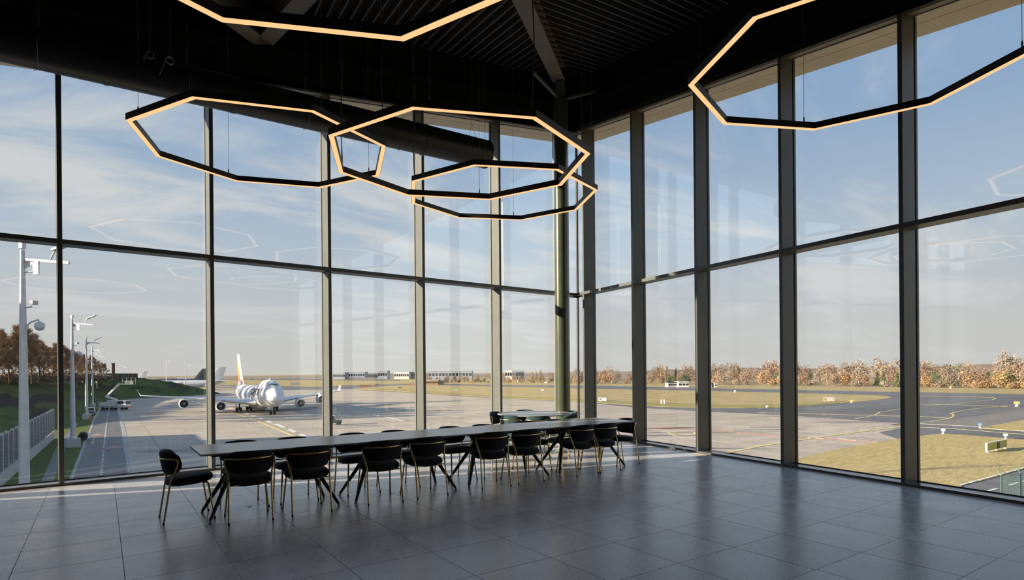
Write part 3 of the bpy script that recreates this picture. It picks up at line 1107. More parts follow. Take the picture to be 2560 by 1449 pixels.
def build_ground():
    g = MB().prism([(-1500, -900), (4200, -900), (4200, 4200), (-1500, 4200)], GZ - 0.6, GZ - 0.12).build('ground', M['grass'])
    struct(g)
    ap = MB().prism([(-60, -6), (60, -6), (70, 20), (104, 24), (128, 31), (134, 42), (152, 84), (148, 125), (152.5, 150), (152, 215), (160, 320), (172, 430), (120, 520), (40, 460), (-6, 330), (-10, 150), (-60, 90)],
                    GZ - 0.11, GZ - 0.03).build('apron', M['joint'])
    struct(ap)
    # concrete slabs
    sw, sl2, gap = 6.5, 7.5, 0.07
    al = radians(-4.5)
    ax_, ay_ = Vector((cos(al), sin(al), 0)), Vector((-sin(al), cos(al), 0))
    poly = [(-60, -6), (60, -6), (70, 20), (104, 24), (128, 31), (134, 42), (152, 84), (148, 125), (152.5, 150), (152, 215), (160, 320), (172, 430), (120, 520), (40, 460), (-6, 330), (-10, 150), (-60, 90)]

    def inside(x, y):
        c = False
        n = len(poly)
        for i in range(n):
            (x1, y1), (x2, y2) = poly[i], poly[i - 1]
            if (y1 > y) != (y2 > y) and x < (x2 - x1) * (y - y1) / (y2 - y1) + x1:
                c = not c
        return c
    mb = MB().prism([(-sw / 2 + gap / 2, -sl2 / 2 + gap / 2), (sw / 2 - gap / 2, -sl2 / 2 + gap / 2), (sw / 2 - gap / 2, sl2 / 2 - gap / 2), (-sw / 2 + gap / 2, sl2 / 2 - gap / 2)], -0.09, 0.0)
    sm = mb.mesh('concrete_slab')
    sm.materials.append(M['concrete'])
    cells = []
    for i in range(-14, 34):
        for j in range(-2, 72):
            c = ax_ * (i * sw) + ay_ * (j * sl2)
            if not inside(c.x, c.y):
                continue
            v = c - CAM
            dep = v.dot(_F)
            if dep < 4:
                continue
            sx = PXC + FPX * v.dot(_R) / dep
            cells.append((0 if -60 < sx < 2300 and dep > 30 else 1, dep, c))
    cells.sort(key=lambda t: (t[0], t[1]))
    rest = MB()
    for k, (iv, dep, c) in enumerate(cells):
        dz = random.uniform(-0.004, 0.004)
        if iv == 0 and k < 300:
            o = obj('concrete_slab', sm, None, ap)
            o.location = (c.x, c.y, GZ + dz)
            o.rotation_euler = (0, 0, al)
        else:
            P = [c + ax_ * (x * (sw - gap) / 2) + ay_ * (y * (sl2 - gap) / 2) for x, y in ((-1, -1), (1, -1), (1, 1), (-1, 1))]
            rest.prism([(p.x, p.y) for p in P], GZ - 0.09, GZ + dz)
    r = rest.build('slab_field', M['concrete'], ap)
    r['kind'] = 'stuff'
    # taxiways and runway
    tw = flat('taxiway', GP([(700, 975), (640, 972), (540, 968), (540, 962), (800, 966), (880, 962), (1062, 957.5), (1256, 962), (1483, 963.5), (1735, 969), (1950, 973.5), (2250, 979.5), (2560, 984.5)]) + [Vector((330, -60, 0)), Vector((200, -40, 0))]
              + GP([(2700, 1040), (2560, 1046), (2330, 1063), (2250, 1058), (1950, 1037), (1770, 1029), (1600, 1019), (1480, 1008), (1231, 994), (1038, 981), (885, 972)]), M['asphalt'], GZ + 0.03)
    struct(tw)
    rw = flat('runway', GP([(540, 949), (1000, 951), (1000, 947.5), (540, 944.5)]), M['asphalt'], GZ + 0.02)
    struct(rw)
    lk = flat('taxiway_link', GP([(2196, 1081), (2294, 1061), (2400, 1064), (2560, 1078)]) + [Vector((140, -20, 0)), Vector((128, -24, 0))] + GP([(2600, 1106), (2485, 1096), (2355, 1086), (2248, 1099)]), M['asphalt'], GZ + 0.05)
    struct(lk)
    br = flat('worn_shoulder', GP([(2294, 1060), (2330, 1056), (2440, 1040), (2560, 1022), (2700, 1005), (2700, 1040), (2560, 1052), (2447, 1070), (2400, 1064)]), M['asphalt2'], GZ + 0.045)
    struct(br)
    rd = flat('perimeter_road', GP([(2404, 1216), (2560, 1174), (2700, 1136)]) + [Vector((95, -30, 0)), Vector((55, -20, 0)), Vector((45, 0, 0))], M['road'], GZ + 0.04)
    struct(rd)
    # grass islands lie a hand above the paving
    gi = GP([(1483, 971.5), (1735, 976), (1950, 981.3), (2190, 987.6), (2218, 990), (2229, 993.5), (2215, 997), (2180, 1001), (2100, 1008), (2000, 1015), (1950, 1018.5), (1860, 1020), (1770, 1019), (1660, 1017), (1580, 1012.5), (1483, 1006), (1384, 1000.5), (1231, 992.8), (1038, 980), (885, 971.5), (960, 964.5), (1062, 962), (1256, 966)])
    a = flat('grass_island', gi, M['grass'], GZ + 0.10, th=0.2)
    struct(a)
    e = flat('green_strip', GP([(1231, 992.8), (1384, 1000.5), (1483, 1006), (1580, 1012.5), (1660, 1017), (1770, 1019), (1860, 1020), (1950, 1018.5), (2000, 1015), (2100, 1008), (2090, 1004), (1950, 1011), (1770, 1010), (1580, 1004), (1483, 999), (1384, 995), (1231, 989), (1000, 972.5), (885, 970), (960, 975)]), M['green_edge'], GZ + 0.115)
    struct(e)
    b = flat('grass_wedge', GP([(1985, 1151), (2060, 1131), (2167, 1110), (2248, 1098), (2300, 1090), (2355, 1085), (2400, 1087), (2485, 1094), (2560, 1100)]) + [Vector((122, 2, 0)), Vector((96, 2, 0))] + GP([(2560, 1172), (2480, 1196), (2404, 1215)]) + [Vector((45, 4, 0)), Vector((30, 4, 0)), Vector((42, 26, 0))], M['grass_near'], GZ + 0.12, th=0.2)
    struct(b)
    c2 = flat('grass_corner', GP([(2447, 1070.5), (2560, 1050), (2700, 1030)]) + [Vector((150, -20, 0))] + GP([(2560, 1078)]), M['grass_near'], GZ + 0.12, th=0.2)
    struct(c2)
    # service road along the lamp masts, its lines, markings
    sr = flat('service_road', GP([(160, 1230), (200, 1130), (219, 1085), (236, 1043), (262, 1004), (300, 1004), (302, 1040), (309, 1076), (316, 1111), (330, 1182), (340, 1230)]), M['road'], GZ + 0.02)
    struct(sr)
    vg = flat('grass_verge', GP([(-30, 1290), (160, 1230), (200, 1130), (217, 1085), (234, 1043), (259, 1004), (240, 1003)]) + [Vector((-8, 215, 0)), Vector((-16, 150, 0)), Vector((-26, 60, 0))], M['verge'], GZ + 0.08, th=0.2)
    struct(vg)
    cp = flat('gravel_path', GP([(70, 1270), (105, 1200), (140, 1120), (185, 1058), (196, 1058), (165, 1120), (135, 1200), (112, 1270)]), M['road'], GZ + 0.10)
    struct(cp)
    pr = ap
    z = GZ + 0.055

    def stripe(pts, w, m_, name, zz=z, dash=None):
        mb = MB()
        pts = [Vector((p[0], p[1], 0)) for p in pts]
        for i in range(len(pts) - 1):
            a_, b_ = pts[i], pts[i + 1]
            L = (b_ - a_).length
            d = (b_ - a_) / L
            s = Vector((-d.y, d.x, 0)) * (w / 2)
            segs = [(0, L)]
            if dash:
                segs = []
                t = 0
                while t < L:
                    segs.append((t, min(L, t + dash[0])))
                    t += dash[0] + dash[1]
            for t0, t1 in segs:
                p, q = a_ + d * t0, a_ + d * t1
                mb.prism([(x.x, x.y) for x in (p - s, q - s, q + s, p + s)], zz - .02, zz)
        o = mb.build(name, m_, pr)
        return o

    def checker(pts, name):
        mb = MB()
        pts = [Vector((p[0], p[1], 0)) for p in pts]
        for i in range(len(pts) - 1):
            a_, b_ = pts[i], pts[i + 1]
            L = (b_ - a_).length
            d = (b_ - a_) / L
            s = Vector((-d.y, d.x, 0))
            k = 0
            t = 0
            while t < L:
                off = (-0.35 if k % 2 else 0.0)
                p, q = a_ + d * t, a_ + d * (t + 0.6)
                mb.prism([(x.x, x.y) for x in (p + s * off, q + s * off, q + s * (off + .33), p + s * (off + .33))], z - .02, z)
                t += 0.62
                k += 1
        mb.build(name, M['white_p'], pr)
    checker(GP([(166, 1215), (210.5, 1105), (219.4, 1086), (235.7, 1043), (260, 1006)]), 'checkered_line')
    checker(GP([(333, 1215), (314.4, 1111), (308.4, 1075.6), (300, 1040), (296, 1022)]), 'checkered_line')
    stripe(GP([(250, 1215), (261, 1106.8), (269, 1040), (273, 1015)]), 0.28, M['white_p'], 'dashed_line', dash=(0.8, 0.9))
    for (u, v, w) in ((287, 1119, 3.4), (242, 1088, 2.8), (284, 1045.5, 3.8)):
        c = G(u, v)
        mb = MB()
        mb.prism([(c.x - w * .45, c.y - .9), (c.x + w * .45, c.y - .9), (c.x + w * .5, c.y - .1), (c.x - w * .5, c.y - .1)], z - .02, z)
        mb.prism([(c.x - w * .38, c.y + .35), (c.x + w * .38, c.y + .35), (c.x, c.y + 2.6)], z - .02, z)
        mb.build('painted_arrow', M['pink_p'], pr)
    stripe(GP([(470, 1000), (545, 1019), (640, 1050), (760, 1100), (840, 1140)]), 0.55, M['yellow'], 'guide_line')
    stripe(GP([(520, 1003), (600, 1027), (700, 1063), (800, 1105), (860, 1135)]), 0.9, M['white_p'], 'worn_line', dash=(7, 5))
    stripe(GP([(880, 1025), (960, 1041), (1010, 1052)]), 0.5, M['white_p'], 'guide_line')
    stripe(GP([(1600, 1070), (1770, 1073.5), (1950, 1090), (2080, 1099), (2192, 1106.5)]), 0.30, M['red_p'], 'red_line')
    stripe(GP([(2020, 1094), (2192, 1104.5)]), 0.25, M['white_p'], 'white_dashes', dash=(2.5, 2.5))
    stripe(GP([(1820, 1131), (1900, 1115), (1985, 1102), (2080, 1088), (2294, 1061)]), 0.7, M['yellow'], 'edge_line')
    stripe(GP([(1670, 1081), (1735, 1080), (1740, 1086), (1690, 1089), (1670, 1081)]), 0.5, M['yellow'], 'yellow_box')
    stripe(GP([(1895, 1031), (1985, 1033), (2190, 1038.5), (2330, 1042), (2374, 1045.3)]), 0.55, M['yellow'], 'taxi_line', GZ + .06)
    stripe(GP([(2374, 1045.3), (2383, 1041), (2384, 1036), (2376, 1033), (2400, 1027), (2450, 1020.5), (2520, 1013), (2600, 1006)]), 0.45, M['yellow'], 'taxi_line', GZ + .06)
    stripe(GP([(2290, 1057), (2330, 1053), (2374, 1045.6)]), 0.45, M['yellow'], 'taxi_line', GZ + .06)
    stripe(GP([(2139, 1046.5), (2185, 1038.6), (2200, 1030), (2225, 1026), (2290, 1015), (2380, 1010), (2480, 999.5), (2490, 996), (2480, 993), (2400, 991), (2250, 988.5)]), 0.45, M['yellow'], 'taxi_line', GZ + .06)
    stripe(GP([(2250, 1008.5), (2400, 1012), (2520, 1016)]), 0.4, M['yellow'], 'taxi_line', GZ + .06)
    stripe(GP([(2250, 1065), (2400, 1073), (2560, 1086), (2640, 1092)]), 0.35, M['yellow'], 'taxi_line', GZ + .08)
    stripe(GP([(2300, 1059), (2430, 1066), (2560, 1078.5)]), 0.3, M['white_p'], 'taxi_line', GZ + .08)
    stripe(GP([(2404, 1214), (2480, 1193), (2560, 1171), (2640, 1149)]), 0.30, M['white_p'], 'road_line', GZ + .145, dash=(1.6, .6))
    stripe(GP([(2470, 1228), (2560, 1203), (2640, 1180)]), 0.28, M['white_p'], 'road_line', GZ + .07, dash=(2.2, 3.2))
    # dark damp patches and rubber on the concrete
    for k in range(26):
        u, v = random.uniform(430, 2150), random.uniform(1010, 1140)
        if u > 1900 and v > 1095:
            continue
        c = G(u, v)
        w, h_ = random.uniform(4, 14), random.uniform(0.5, 1.6)
        a0_ = radians(-39) + random.uniform(-.12, .12)
        pts = []
        for q in range(18):
            t = 2 * pi * q / 18
            rr = random.uniform(.75, 1.15)
            x, y = w * cos(t) * rr, h_ * sin(t) * rr
            pts.append((c.x + x * cos(a0_) - y * sin(a0_), c.y + x * sin(a0_) + y * cos(a0_)))
        MB().prism(pts, GZ - 0.01, GZ + 0.012).build('damp_patch', M['wet'], pr)


def bank_point(foot, crest, t):
    e = t * t * (3 - 2 * t) * 0.5 + t * 0.5
    p = foot + (crest - foot) * t
    return Vector((p.x, p.y, foot.z + (crest.z - foot.z) * e))


def build_bank():
    foot = [(-30, 96), (-17, 130), (-9.5, 155), (-3.2, 190), (1.5, 222), (7, 262), (12.0, 300), (19, 330), (28, 347), (40, 355), (52, 363), (64, 373), (75, 385)]
    cre = [(-62, 118, -9.6), (-48, 150, -6), (-38, 176, -2.2), (-30, 205, -0.5), (-24, 238, -0.3), (-17, 276, -0.3), (-8, 316, -0.3), (4, 350, -0.25), (18, 372, -0.2), (34, 383, -0.3), (50, 388, -2.7), (64, 392, -6.5), (77, 393, -10.4)]
    far = [(p[0] - 170 + max(0, i - 6) * 22, p[1] + 20 + max(0, i - 6) * 22, max(-10.4, p[2] - (0.3 if i < 9 else 2.0))) for i, p in enumerate(cre)]
    nx, ny = 96, 26
    m = MB()
    vs = []

    def lerp_list(L, t):
        x = t * (len(L) - 1)
        i = min(int(x), len(L) - 2)
        fr = x - i
        a, b = L[i], L[i + 1]
        return Vector([a[k] + (b[k] - a[k]) * fr for k in range(3)])
    footz = [(a, b, GZ + 0.06) for a, b in foot]
    for i in range(nx + 1):
        t = i / nx
        f, c, r = lerp_list(footz, t), lerp_list(cre, t), lerp_list(far, t)
        for j in range(ny + 1):
            s = j / ny
            if s < 0.7:
                p = bank_point(f, c, s / 0.7)
                p.z += 0.22 * sin(i * 1.7 + j * 2.3) * (1 if 0 < j else 0)
            else:
                p = c + (r - c) * ((s - 0.7) / 0.3)
            vs.append(p)
    fs = []
    for i in range(nx):
        for j in range(ny):
            a = i * (ny + 1) + j
            fs.append((a, a + 1, a + ny + 2, a + ny + 1))
    m.add(vs, fs)
    mt = bpy.data.materials.new('bank_turf')
    mt.use_nodes = True
    n, l = mt.node_tree.nodes, mt.node_tree.links
    b = n['Principled BSDF']
    b.inputs['Roughness'].default_value = 0.95
    b.inputs['Specular IOR Level'].default_value = 0.1
    tc = N(n, 'ShaderNodeTexCoord')
    nz = N(n, 'ShaderNodeTexNoise', inp={'Scale': 0.12, 'Detail': 9.0})
    l.new(tc.outputs['Object'], nz.inputs['Vector'])
    rg = ramp(n, [(0.35, (0.070, 0.095, 0.028)), (0.62, (0.125, 0.145, 0.045))])
    l.new(nz.outputs[0], rg.inputs[0])
    # bare soil shows in bands that follow the slope
    mp = N(n, 'ShaderNodeMapping')
    mp.inputs['Rotation'].default_value = (0, 0, radians(-6))
    mp.inputs['Scale'].default_value = (0.10, 0.012, 0.22)
    l.new(tc.outputs['Object'], mp.inputs[0])
    n2 = N(n, 'ShaderNodeTexNoise', inp={'Scale': 1.3, 'Detail': 5.0})
    l.new(mp.outputs[0], n2.inputs['Vector'])
    rs = ramp(n, [(0.54, (0, 0, 0)), (0.60, (1, 1, 1))])
    l.new(n2.outputs[0], rs.inputs[0])
    mx = N(n, 'ShaderNodeMix', data_type='RGBA')
    l.new(rs.outputs[0], mx.inputs['Factor'])
    l.new(rg.outputs[0], mx.inputs['A'])
    mx.inputs['B'].default_value = (0.060, 0.048, 0.040, 1)
    l.new(mx.outputs['Result'], b.inputs['Base Color'])
    o = m.build('embankment', mt, smooth=60)
    struct(o)


def bare_tree_mesh(seed, h, spread, n_tw):
    """trunk and limbs in one part, twigs in another"""
    rnd = random.Random(seed)
    tr, tw = MB(), MB()
    tips = []

    def limb(p, d, ln, r, lvl):
        q = p + d * ln
        mid = p + d * (ln * .5) + Vector((rnd.uniform(-1, 1), rnd.uniform(-1, 1), 0)) * ln * .05
        tr.tube([p, mid, q], [r, r * .8, r * .55], 5 if lvl < 2 else 3)
        tips.append((mid, d, lvl)); tips.append((q, d, lvl))
        if lvl >= 3:
            return
        for k in range(4 if lvl == 0 else 3):
            a = rnd.uniform(0, 2 * pi)
            tilt = rnd.uniform(.35, .8) * spread
            nd = (d + Vector((cos(a) * tilt, sin(a) * tilt, rnd.uniform(0.0, .25)))).normalized()
            limb(p + d * ln * rnd.uniform(.55, 1.0), nd, ln * rnd.uniform(.5, .72), r * .55, lvl + 1)
    trunk_d = Vector((rnd.uniform(-.05, .05), rnd.uniform(-.05, .05), 1)).normalized()
    base = Vector((0, 0, -.3))
    tr.tube([base, base + trunk_d * h * .45, base + trunk_d * h * .93], [h * .018, h * .012, h * .003], 6)
    nl = 17
    for k in range(nl):
        f = .16 + .74 * k / (nl - 1)
        a = k * 2.4 + rnd.uniform(-.5, .5)
        up = .55 + .9 * f
        d = Vector((cos(a) * spread, sin(a) * spread, up)).normalized()
        limb(base + trunk_d * (h * f), d, h * (.30 - .20 * f) * rnd.uniform(.8, 1.2), h * .006 * (1.3 - f), 1)
    tips2 = tips
    for k in range(n_tw):
        p, d, lv = rnd.choice(tips2)
        dd = (d + Vector((rnd.uniform(-1, 1), rnd.uniform(-1, 1), rnd.uniform(-.4, .9)))).normalized()
        L = h * rnd.uniform(.03, .08)
        p = p + Vector((rnd.uniform(-1, 1), rnd.uniform(-1, 1), rnd.uniform(-1, 1))) * h * .035
        s = dd.cross(Vector((rnd.uniform(-1, 1), rnd.uniform(-1, 1), rnd.uniform(-1, 1)))).normalized() * h * rnd.uniform(.0018, .0045)
        tw.add([p - s, p + s, p + dd * L], [(0, 1, 2)])
        s2 = dd.cross(s).normalized() * s.length
        tw.add([p - s2 + dd * L * .3, p + s2 + dd * L * .3, p + dd * L * .8 + s * 6], [(0, 1, 2)])
    return tr.mesh('trunk'), tw.mesh('crown')


def far_tree_mesh(seed, w, h, n, cone=False, stem=0.0):
    rnd = random.Random(seed)
    m = MB()
    for k in range(n):
        if cone:
            z = h * (rnd.random() ** 1.3)
            rad = w * (1 - z / h) * sqrt(rnd.random()) * .95 + .15
            a = rnd.uniform(0, 2 * pi)
            p = Vector((rad * cos(a), rad * sin(a), z))
        else:
            while True:
                p = Vector((rnd.uniform(-1, 1), rnd.uniform(-1, 1), rnd.uniform(-1, 1)))
                if p.length < 1 and p.length > .35:
                    break
            lump = 1 + .22 * sin(5 * p.x + seed) * sin(4 * p.y + 2 * seed)
            p = Vector((p.x * w * lump, p.y * w * lump, stem * h + (p.z + 1) / 2 * h * (1 - stem) * lump))
        s = rnd.uniform(.22, .75)
        q = [p + Vector((rnd.uniform(-1, 1), rnd.uniform(-1, 1), rnd.uniform(-1, 1))) * s for _ in range(3)]
        m.add(q, [(0, 1, 2)])
    return m.mesh('crown')


def build_trees():
    # bare trees along the top of the bank
    protos = []
    for k in range(5):
        tm, cm_ = bare_tree_mesh(11 + k, 13.5, 0.75, 5200)
        tm.materials.append(M['bark'])
        cm_.materials.append(M['twig_a' if k % 2 else 'twig_b'])
        protos.append((tm, cm_))
    rows = []
    for i in range(34):
        rows.append((random.uniform(-4, 190), 892 + random.uniform(-48, 20)))
    spots = [(-22, 196, 1.15), (-27, 188, 1.2), (-19, 208, 1.05), (-24, 215, 1.1), (-17, 222, 1.0), (-14, 214, 1.1), (-12, 232, 1.05), (-20, 232, 1.0), (-10, 246, .95), (-15, 250, 1.0), (-6, 262, .9),
             (-3, 276, .9), (-9, 270, .95), (0, 292, .85), (2, 305, .8), (-5, 300, .85), (5, 318, .75), (9, 330, .75), (6, 340, .7), (12, 345, .62), (-31, 205, 1.1), (-28, 226, 1.0), (-22, 252, .95), (15, 352, .55), (-34, 182, 1.2), (-16, 282, .9), (-40, 196, 1.1)]
    for i, (x, y, s) in enumerate(spots):
        tm, cm_ = protos[i % 5]
        r = empty('bare_tree', (x, y, -0.6), random.uniform(0, 6.28))
        r.scale = (s, s, s)
        tag(r, 'bare brown winter tree in the row on top of the grass bank at the left', 'tree', 'bare trees on the grass bank')
        obj('trunk', tm, None, r)
        obj('crown', cm_, None, r)
    for i in range(26):
        x = -40 + i * 2.1 + random.uniform(-1, 1)
        y = 196 + i * 6.1 + random.uniform(-3, 3)
        me = [hedge_a, hedge_b][i % 2]
        o = obj('hedge_shrub', me, None)
        o.location = (x + 1.5, y, -1.2)
        o.rotation_euler = (0, 0, random.uniform(0, 6))
        o.scale = (1.3, 1.3, random.uniform(.8, 1.2))
        tag(o, 'dark leafless shrub in the hedge under the bare trees on the bank', 'shrub', 'hedge shrubs on the grass bank')
    # far belt of trees beyond the taxiway
    kinds = []
    for k in range(4):
        a = far_tree_mesh(50 + k, 4.2, 9.5, 1300, stem=.08); a.materials.append(M[['twig_a', 'twig_b', 'twig_c', 'twig_b'][k]])
        kinds.append(a)
    tall = []
    for k in range(3):
        a = far_tree_mesh(70 + k, 4.6, 14.5, 1500, stem=.12); a.materials.append(M[['twig_c', 'twig_a', 'twig_c'][k]])
        tall.append(a)
    pop = far_tree_mesh(90, 1.5, 17, 900, stem=.05); pop.materials.append(M['twig_b'])
    bus = []
    for k in range(2):
        a = far_tree_mesh(95 + k, 3.4, 4.6, 800); a.materials.append(M[['twig_c', 'twig_b'][k]])
        bus.append(a)
    con = far_tree_mesh(99, 2.6, 11, 1100, cone=True); con.materials.append(M['ever'])
    evr = far_tree_mesh(98, 4.8, 9, 1400); evr.materials.append(M['ever'])
    base = GP([(1062, 956.5), (1150, 955.5), (1256, 956), (1384, 957), (1483, 958.5), (1735, 960.5), (2000, 963.5), (2250, 967), (2500, 970.5), (2600, 972)])

    def along(t):
        x = t * (len(base) - 1)
        i = min(int(x), len(base) - 2)
        return base[i] + (base[i + 1] - base[i]) * (x - i)

    def put(me, p, s, name, lab, grp):
        o = obj(name, me, None)
        o.location = (p.x, p.y, GZ - .1)
        o.rotation_euler = (0, 0, random.uniform(0, 6.28))
        o.scale = (s * random.uniform(.9, 1.25), s * random.uniform(.9, 1.25), s)
        tag(o, lab, 'tree', grp)
    sect = ['left of the first right mullion', 'behind the corner column', 'between the column and the white cabinet', 'behind the low dark-roofed house', 'behind the blue shed', 'behind the red runway sign', 'above the tip of the grass island', 'above the dark asphalt', 'at the right edge']
    look = {'brown_twigs': 'brown', 'russet_twigs': 'russet', 'grey_twigs': 'greyish'}
    ggrp = 'far belt of leafless trees'
    for row, (off, n, sc) in enumerate(((6, 84, .95), (32, 70, 1.0), (74, 58, 1.15), (140, 40, 1.45))):
        for i in range(n):
            t = (i + random.random()) / n
            p = along(t)
            d = Vector((p.x - CAM.x, p.y - CAM.y, 0)).normalized()
            p = p + d * (off + random.uniform(-4, 4))
            right = min(1.0, max(.45, (t - .1) * 2.2))
            if row == 0:
                me = random.choice(kinds + bus + bus)
            elif row == 1:
                me = random.choice(kinds + tall)
            else:
                me = random.choice(tall + kinds[:1])
            sc_ = sc * random.uniform(.72, 1.1) * right
            if random.random() < .07:
                put(random.choice((con, evr)), p, sc_ * .95, 'evergreen_tree', 'dark evergreen tree among the leafless far belt of trees', 'evergreens in the far tree belt')
            else:
                put(me, p, sc_, 'far_tree', '%s %s leafless tree in the far belt, %s' % (('low', 'middling', 'tall', 'rearmost tall')[row], look[me.materials[0].name], sect[min(8, int(t * 9))]), ggrp)
    for u in (1613, 1655, 1668, 1690, 1715, 1728, 1845, 1938, 1230, 1237, 1244, 1330, 1340, 1352):
        p = G(u, 956.5)
        p = p + Vector((p.x - CAM.x, p.y - CAM.y, 0)).normalized() * random.uniform(20, 50)
        put(pop, p, random.uniform(.85, 1.05) * (1 if u > 1500 else .8), 'poplar_tree', 'slim upright bare poplar rising above the far belt of trees', 'poplars in the far tree belt')
    p = G(2390, 966); d = Vector((p.x - CAM.x, p.y - CAM.y, 0)).normalized()
    put(evr, p + d * 34, 1.5, 'evergreen_tree', 'broad green leafy tree standing out at the right of the far tree belt', None)


hedge_a = far_tree_mesh(3, 3.0, 3.6, 800); hedge_a.materials.append(M['twig_c'])
hedge_b = far_tree_mesh(4, 2.8, 3.0, 800); hedge_b.materials.append(M['twig_a'])


def build_hills():
    """low wooded rises that close the horizon"""
    mt = mat('far_woods', (0.21, 0.165, 0.135), 1.0, col2=(0.28, 0.22, 0.175), scale=0.02, detail=8, spec=0.0)
    mt2 = mat('far_fields', (0.30, 0.25, 0.195), 1.0, col2=(0.36, 0.30, 0.235), scale=0.006, detail=6, spec=0.0)
    for k, (dist, a0, a1, h0, hv, name, mm) in enumerate(((1500, -12, 75, 7, 4, 'hills', mt2), (780, 46, 100, 13, 3.5, 'hills', mt), (1250, 22, 60, 8, 3, 'hills', mt))):
        rnd = random.Random(k + 5)
        m = MB()
        n = 160
        front, top, backp = [], [], []
        ph = [rnd.uniform(0, 6) for _ in range(5)]
        for i in range(n + 1):
            t = i / n
            a = radians(a0 + (a1 - a0) * t)
            h = h0 + hv * (sin(5 * t + ph[0]) * .5 + sin(13 * t + ph[1]) * .3 + sin(41 * t + ph[2]) * .15 + sin(97 * t + ph[3]) * .10 + rnd.uniform(-.05, .05))
            dv = Vector((sin(a), cos(a), 0))
            front.append(CAM * 0 + dv * (dist - 60) + Vector((0, 0, GZ - .2)))
            top.append(dv * dist + Vector((0, 0, GZ + h)))
            backp.append(dv * (dist + 500) + Vector((0, 0, GZ - .2)))
        vs = front + top + backp
        fs = []
        for i in range(n):
            fs.append((i, i + 1, n + 1 + i + 1, n + 1 + i))
            fs.append((n + 1 + i, n + 2 + i, 2 * n + 3 + i, 2 * n + 2 + i))
        m.add(vs, fs)
        struct(m.build(name, mm, smooth=70))


build_ground()
build_bank()
build_trees()
build_hills()


# ================================================================== AIRCRAFT
FUS = [  # aft, centre z, half width, up, down
    (0.0, 4.55, 0.05, 0.05, 0.05), (0.35, 4.55, 0.75, 0.75, 0.70), (1.1, 4.62, 1.35, 1.50, 1.20), (2.2, 4.72, 1.95, 2.55, 1.65), (3.6, 4.82, 2.45, 3.75, 2.10),
    (5.2, 4.9, 2.82, 4.65, 2.45), (7.2, 4.95, 3.08, 5.12, 2.75), (10, 4.95, 3.25, 5.25, 2.95), (14, 4.95, 3.25, 5.22, 3.0), (18, 4.95, 3.25, 5.0, 3.0),
    (21.5, 4.95, 3.25, 4.35, 3.0), (24.5, 4.95, 3.25, 3.6, 3.0), (27, 4.95, 3.25, 3.3, 3.0), (35, 4.95, 3.25, 3.25, 3.0), (46, 4.95, 3.25, 3.25, 2.95),
    (52, 5.15, 3.05, 3.05, 2.55), (58, 5.7, 2.45, 2.45, 1.9), (63, 6.3, 1.7, 1.8, 1.25), (67, 6.8, 0.95, 1.15, 0.75), (70, 7.1, 0.3, 0.45, 0.3)]


def fus_at(a):
    """smooth interpolation between the stations"""
    n = len(FUS)
    for i in range(n - 1):
        if FUS[i][0] <= a <= FUS[i + 1][0]:
            h = FUS[i + 1][0] - FUS[i][0]
            t = (a - FUS[i][0]) / h
            o = []
            for k in range(1, 5):
                def slope(j):
                    if j <= 0 or j >= n - 1:
                        q = (0, 1) if j <= 0 else (n - 2, n - 1)
                        return (FUS[q[1]][k] - FUS[q[0]][k]) / (FUS[q[1]][0] - FUS[q[0]][0])
                    s0 = (FUS[j][k] - FUS[j - 1][k]) / (FUS[j][0] - FUS[j - 1][0])
                    s1 = (FUS[j + 1][k] - FUS[j][k]) / (FUS[j + 1][0] - FUS[j][0])
                    return 0.0 if s0 * s1 <= 0 else 2 * s0 * s1 / (s0 + s1)
                m0, m1 = slope(i) * h, slope(i + 1) * h
                p0, p1 = FUS[i][k], FUS[i + 1][k]
                o.append((2 * t ** 3 - 3 * t * t + 1) * p0 + (t ** 3 - 2 * t * t + t) * m0 + (-2 * t ** 3 + 3 * t * t) * p1 + (t ** 3 - t * t) * m1)
            return o
    return list(FUS[-1][1:])


def fus_pt(a, th, off=0.0):
    """local x forward (nose at 0), y to port; th measured from the starboard side up"""
    zc, w, up, dn = fus_at(a)
    c, s = cos(th), sin(th)
    h = up if s > 0 else dn
    pinch = 1.0
    if s > 0 and up > 3.3:
        pinch = 1 - 0.30 * min(1, (up - 3.3) / 1.9) * s ** 1.5
    return Vector((-a, -(w * pinch + off) * c, zc + (h + off) * s))


def wing_loft(m, secs):
    """each section: (x of leading edge, x of trailing edge, y, z, thickness)"""
    rings = []
    for le, te, y, z, th in secs:
        ch = le - te
        pr = [(0, 0), (.06, .30), (.2, .48), (.45, .5), (.75, .28), (1, .02), (1, -.02), (.7, -.22), (.4, -.42), (.15, -.40), (.04, -.22)]
        rings.append([Vector((le - ch * p, y, z + th * q)) for p, q in pr])
    m.loft(rings)
    return m


def fin_loft(m, secs):
    rings = []
    for le, te, z, th in secs:
        ch = le - te
        pr = [(0, 0), (.08, .32), (.3, .5), (.7, .3), (1, .02), (1, -.02), (.7, -.3), (.3, -.5), (.08, -.32)]
        rings.append([Vector((le - ch * p, th * q, z)) for p, q in pr])
    m.loft(rings)
    return m


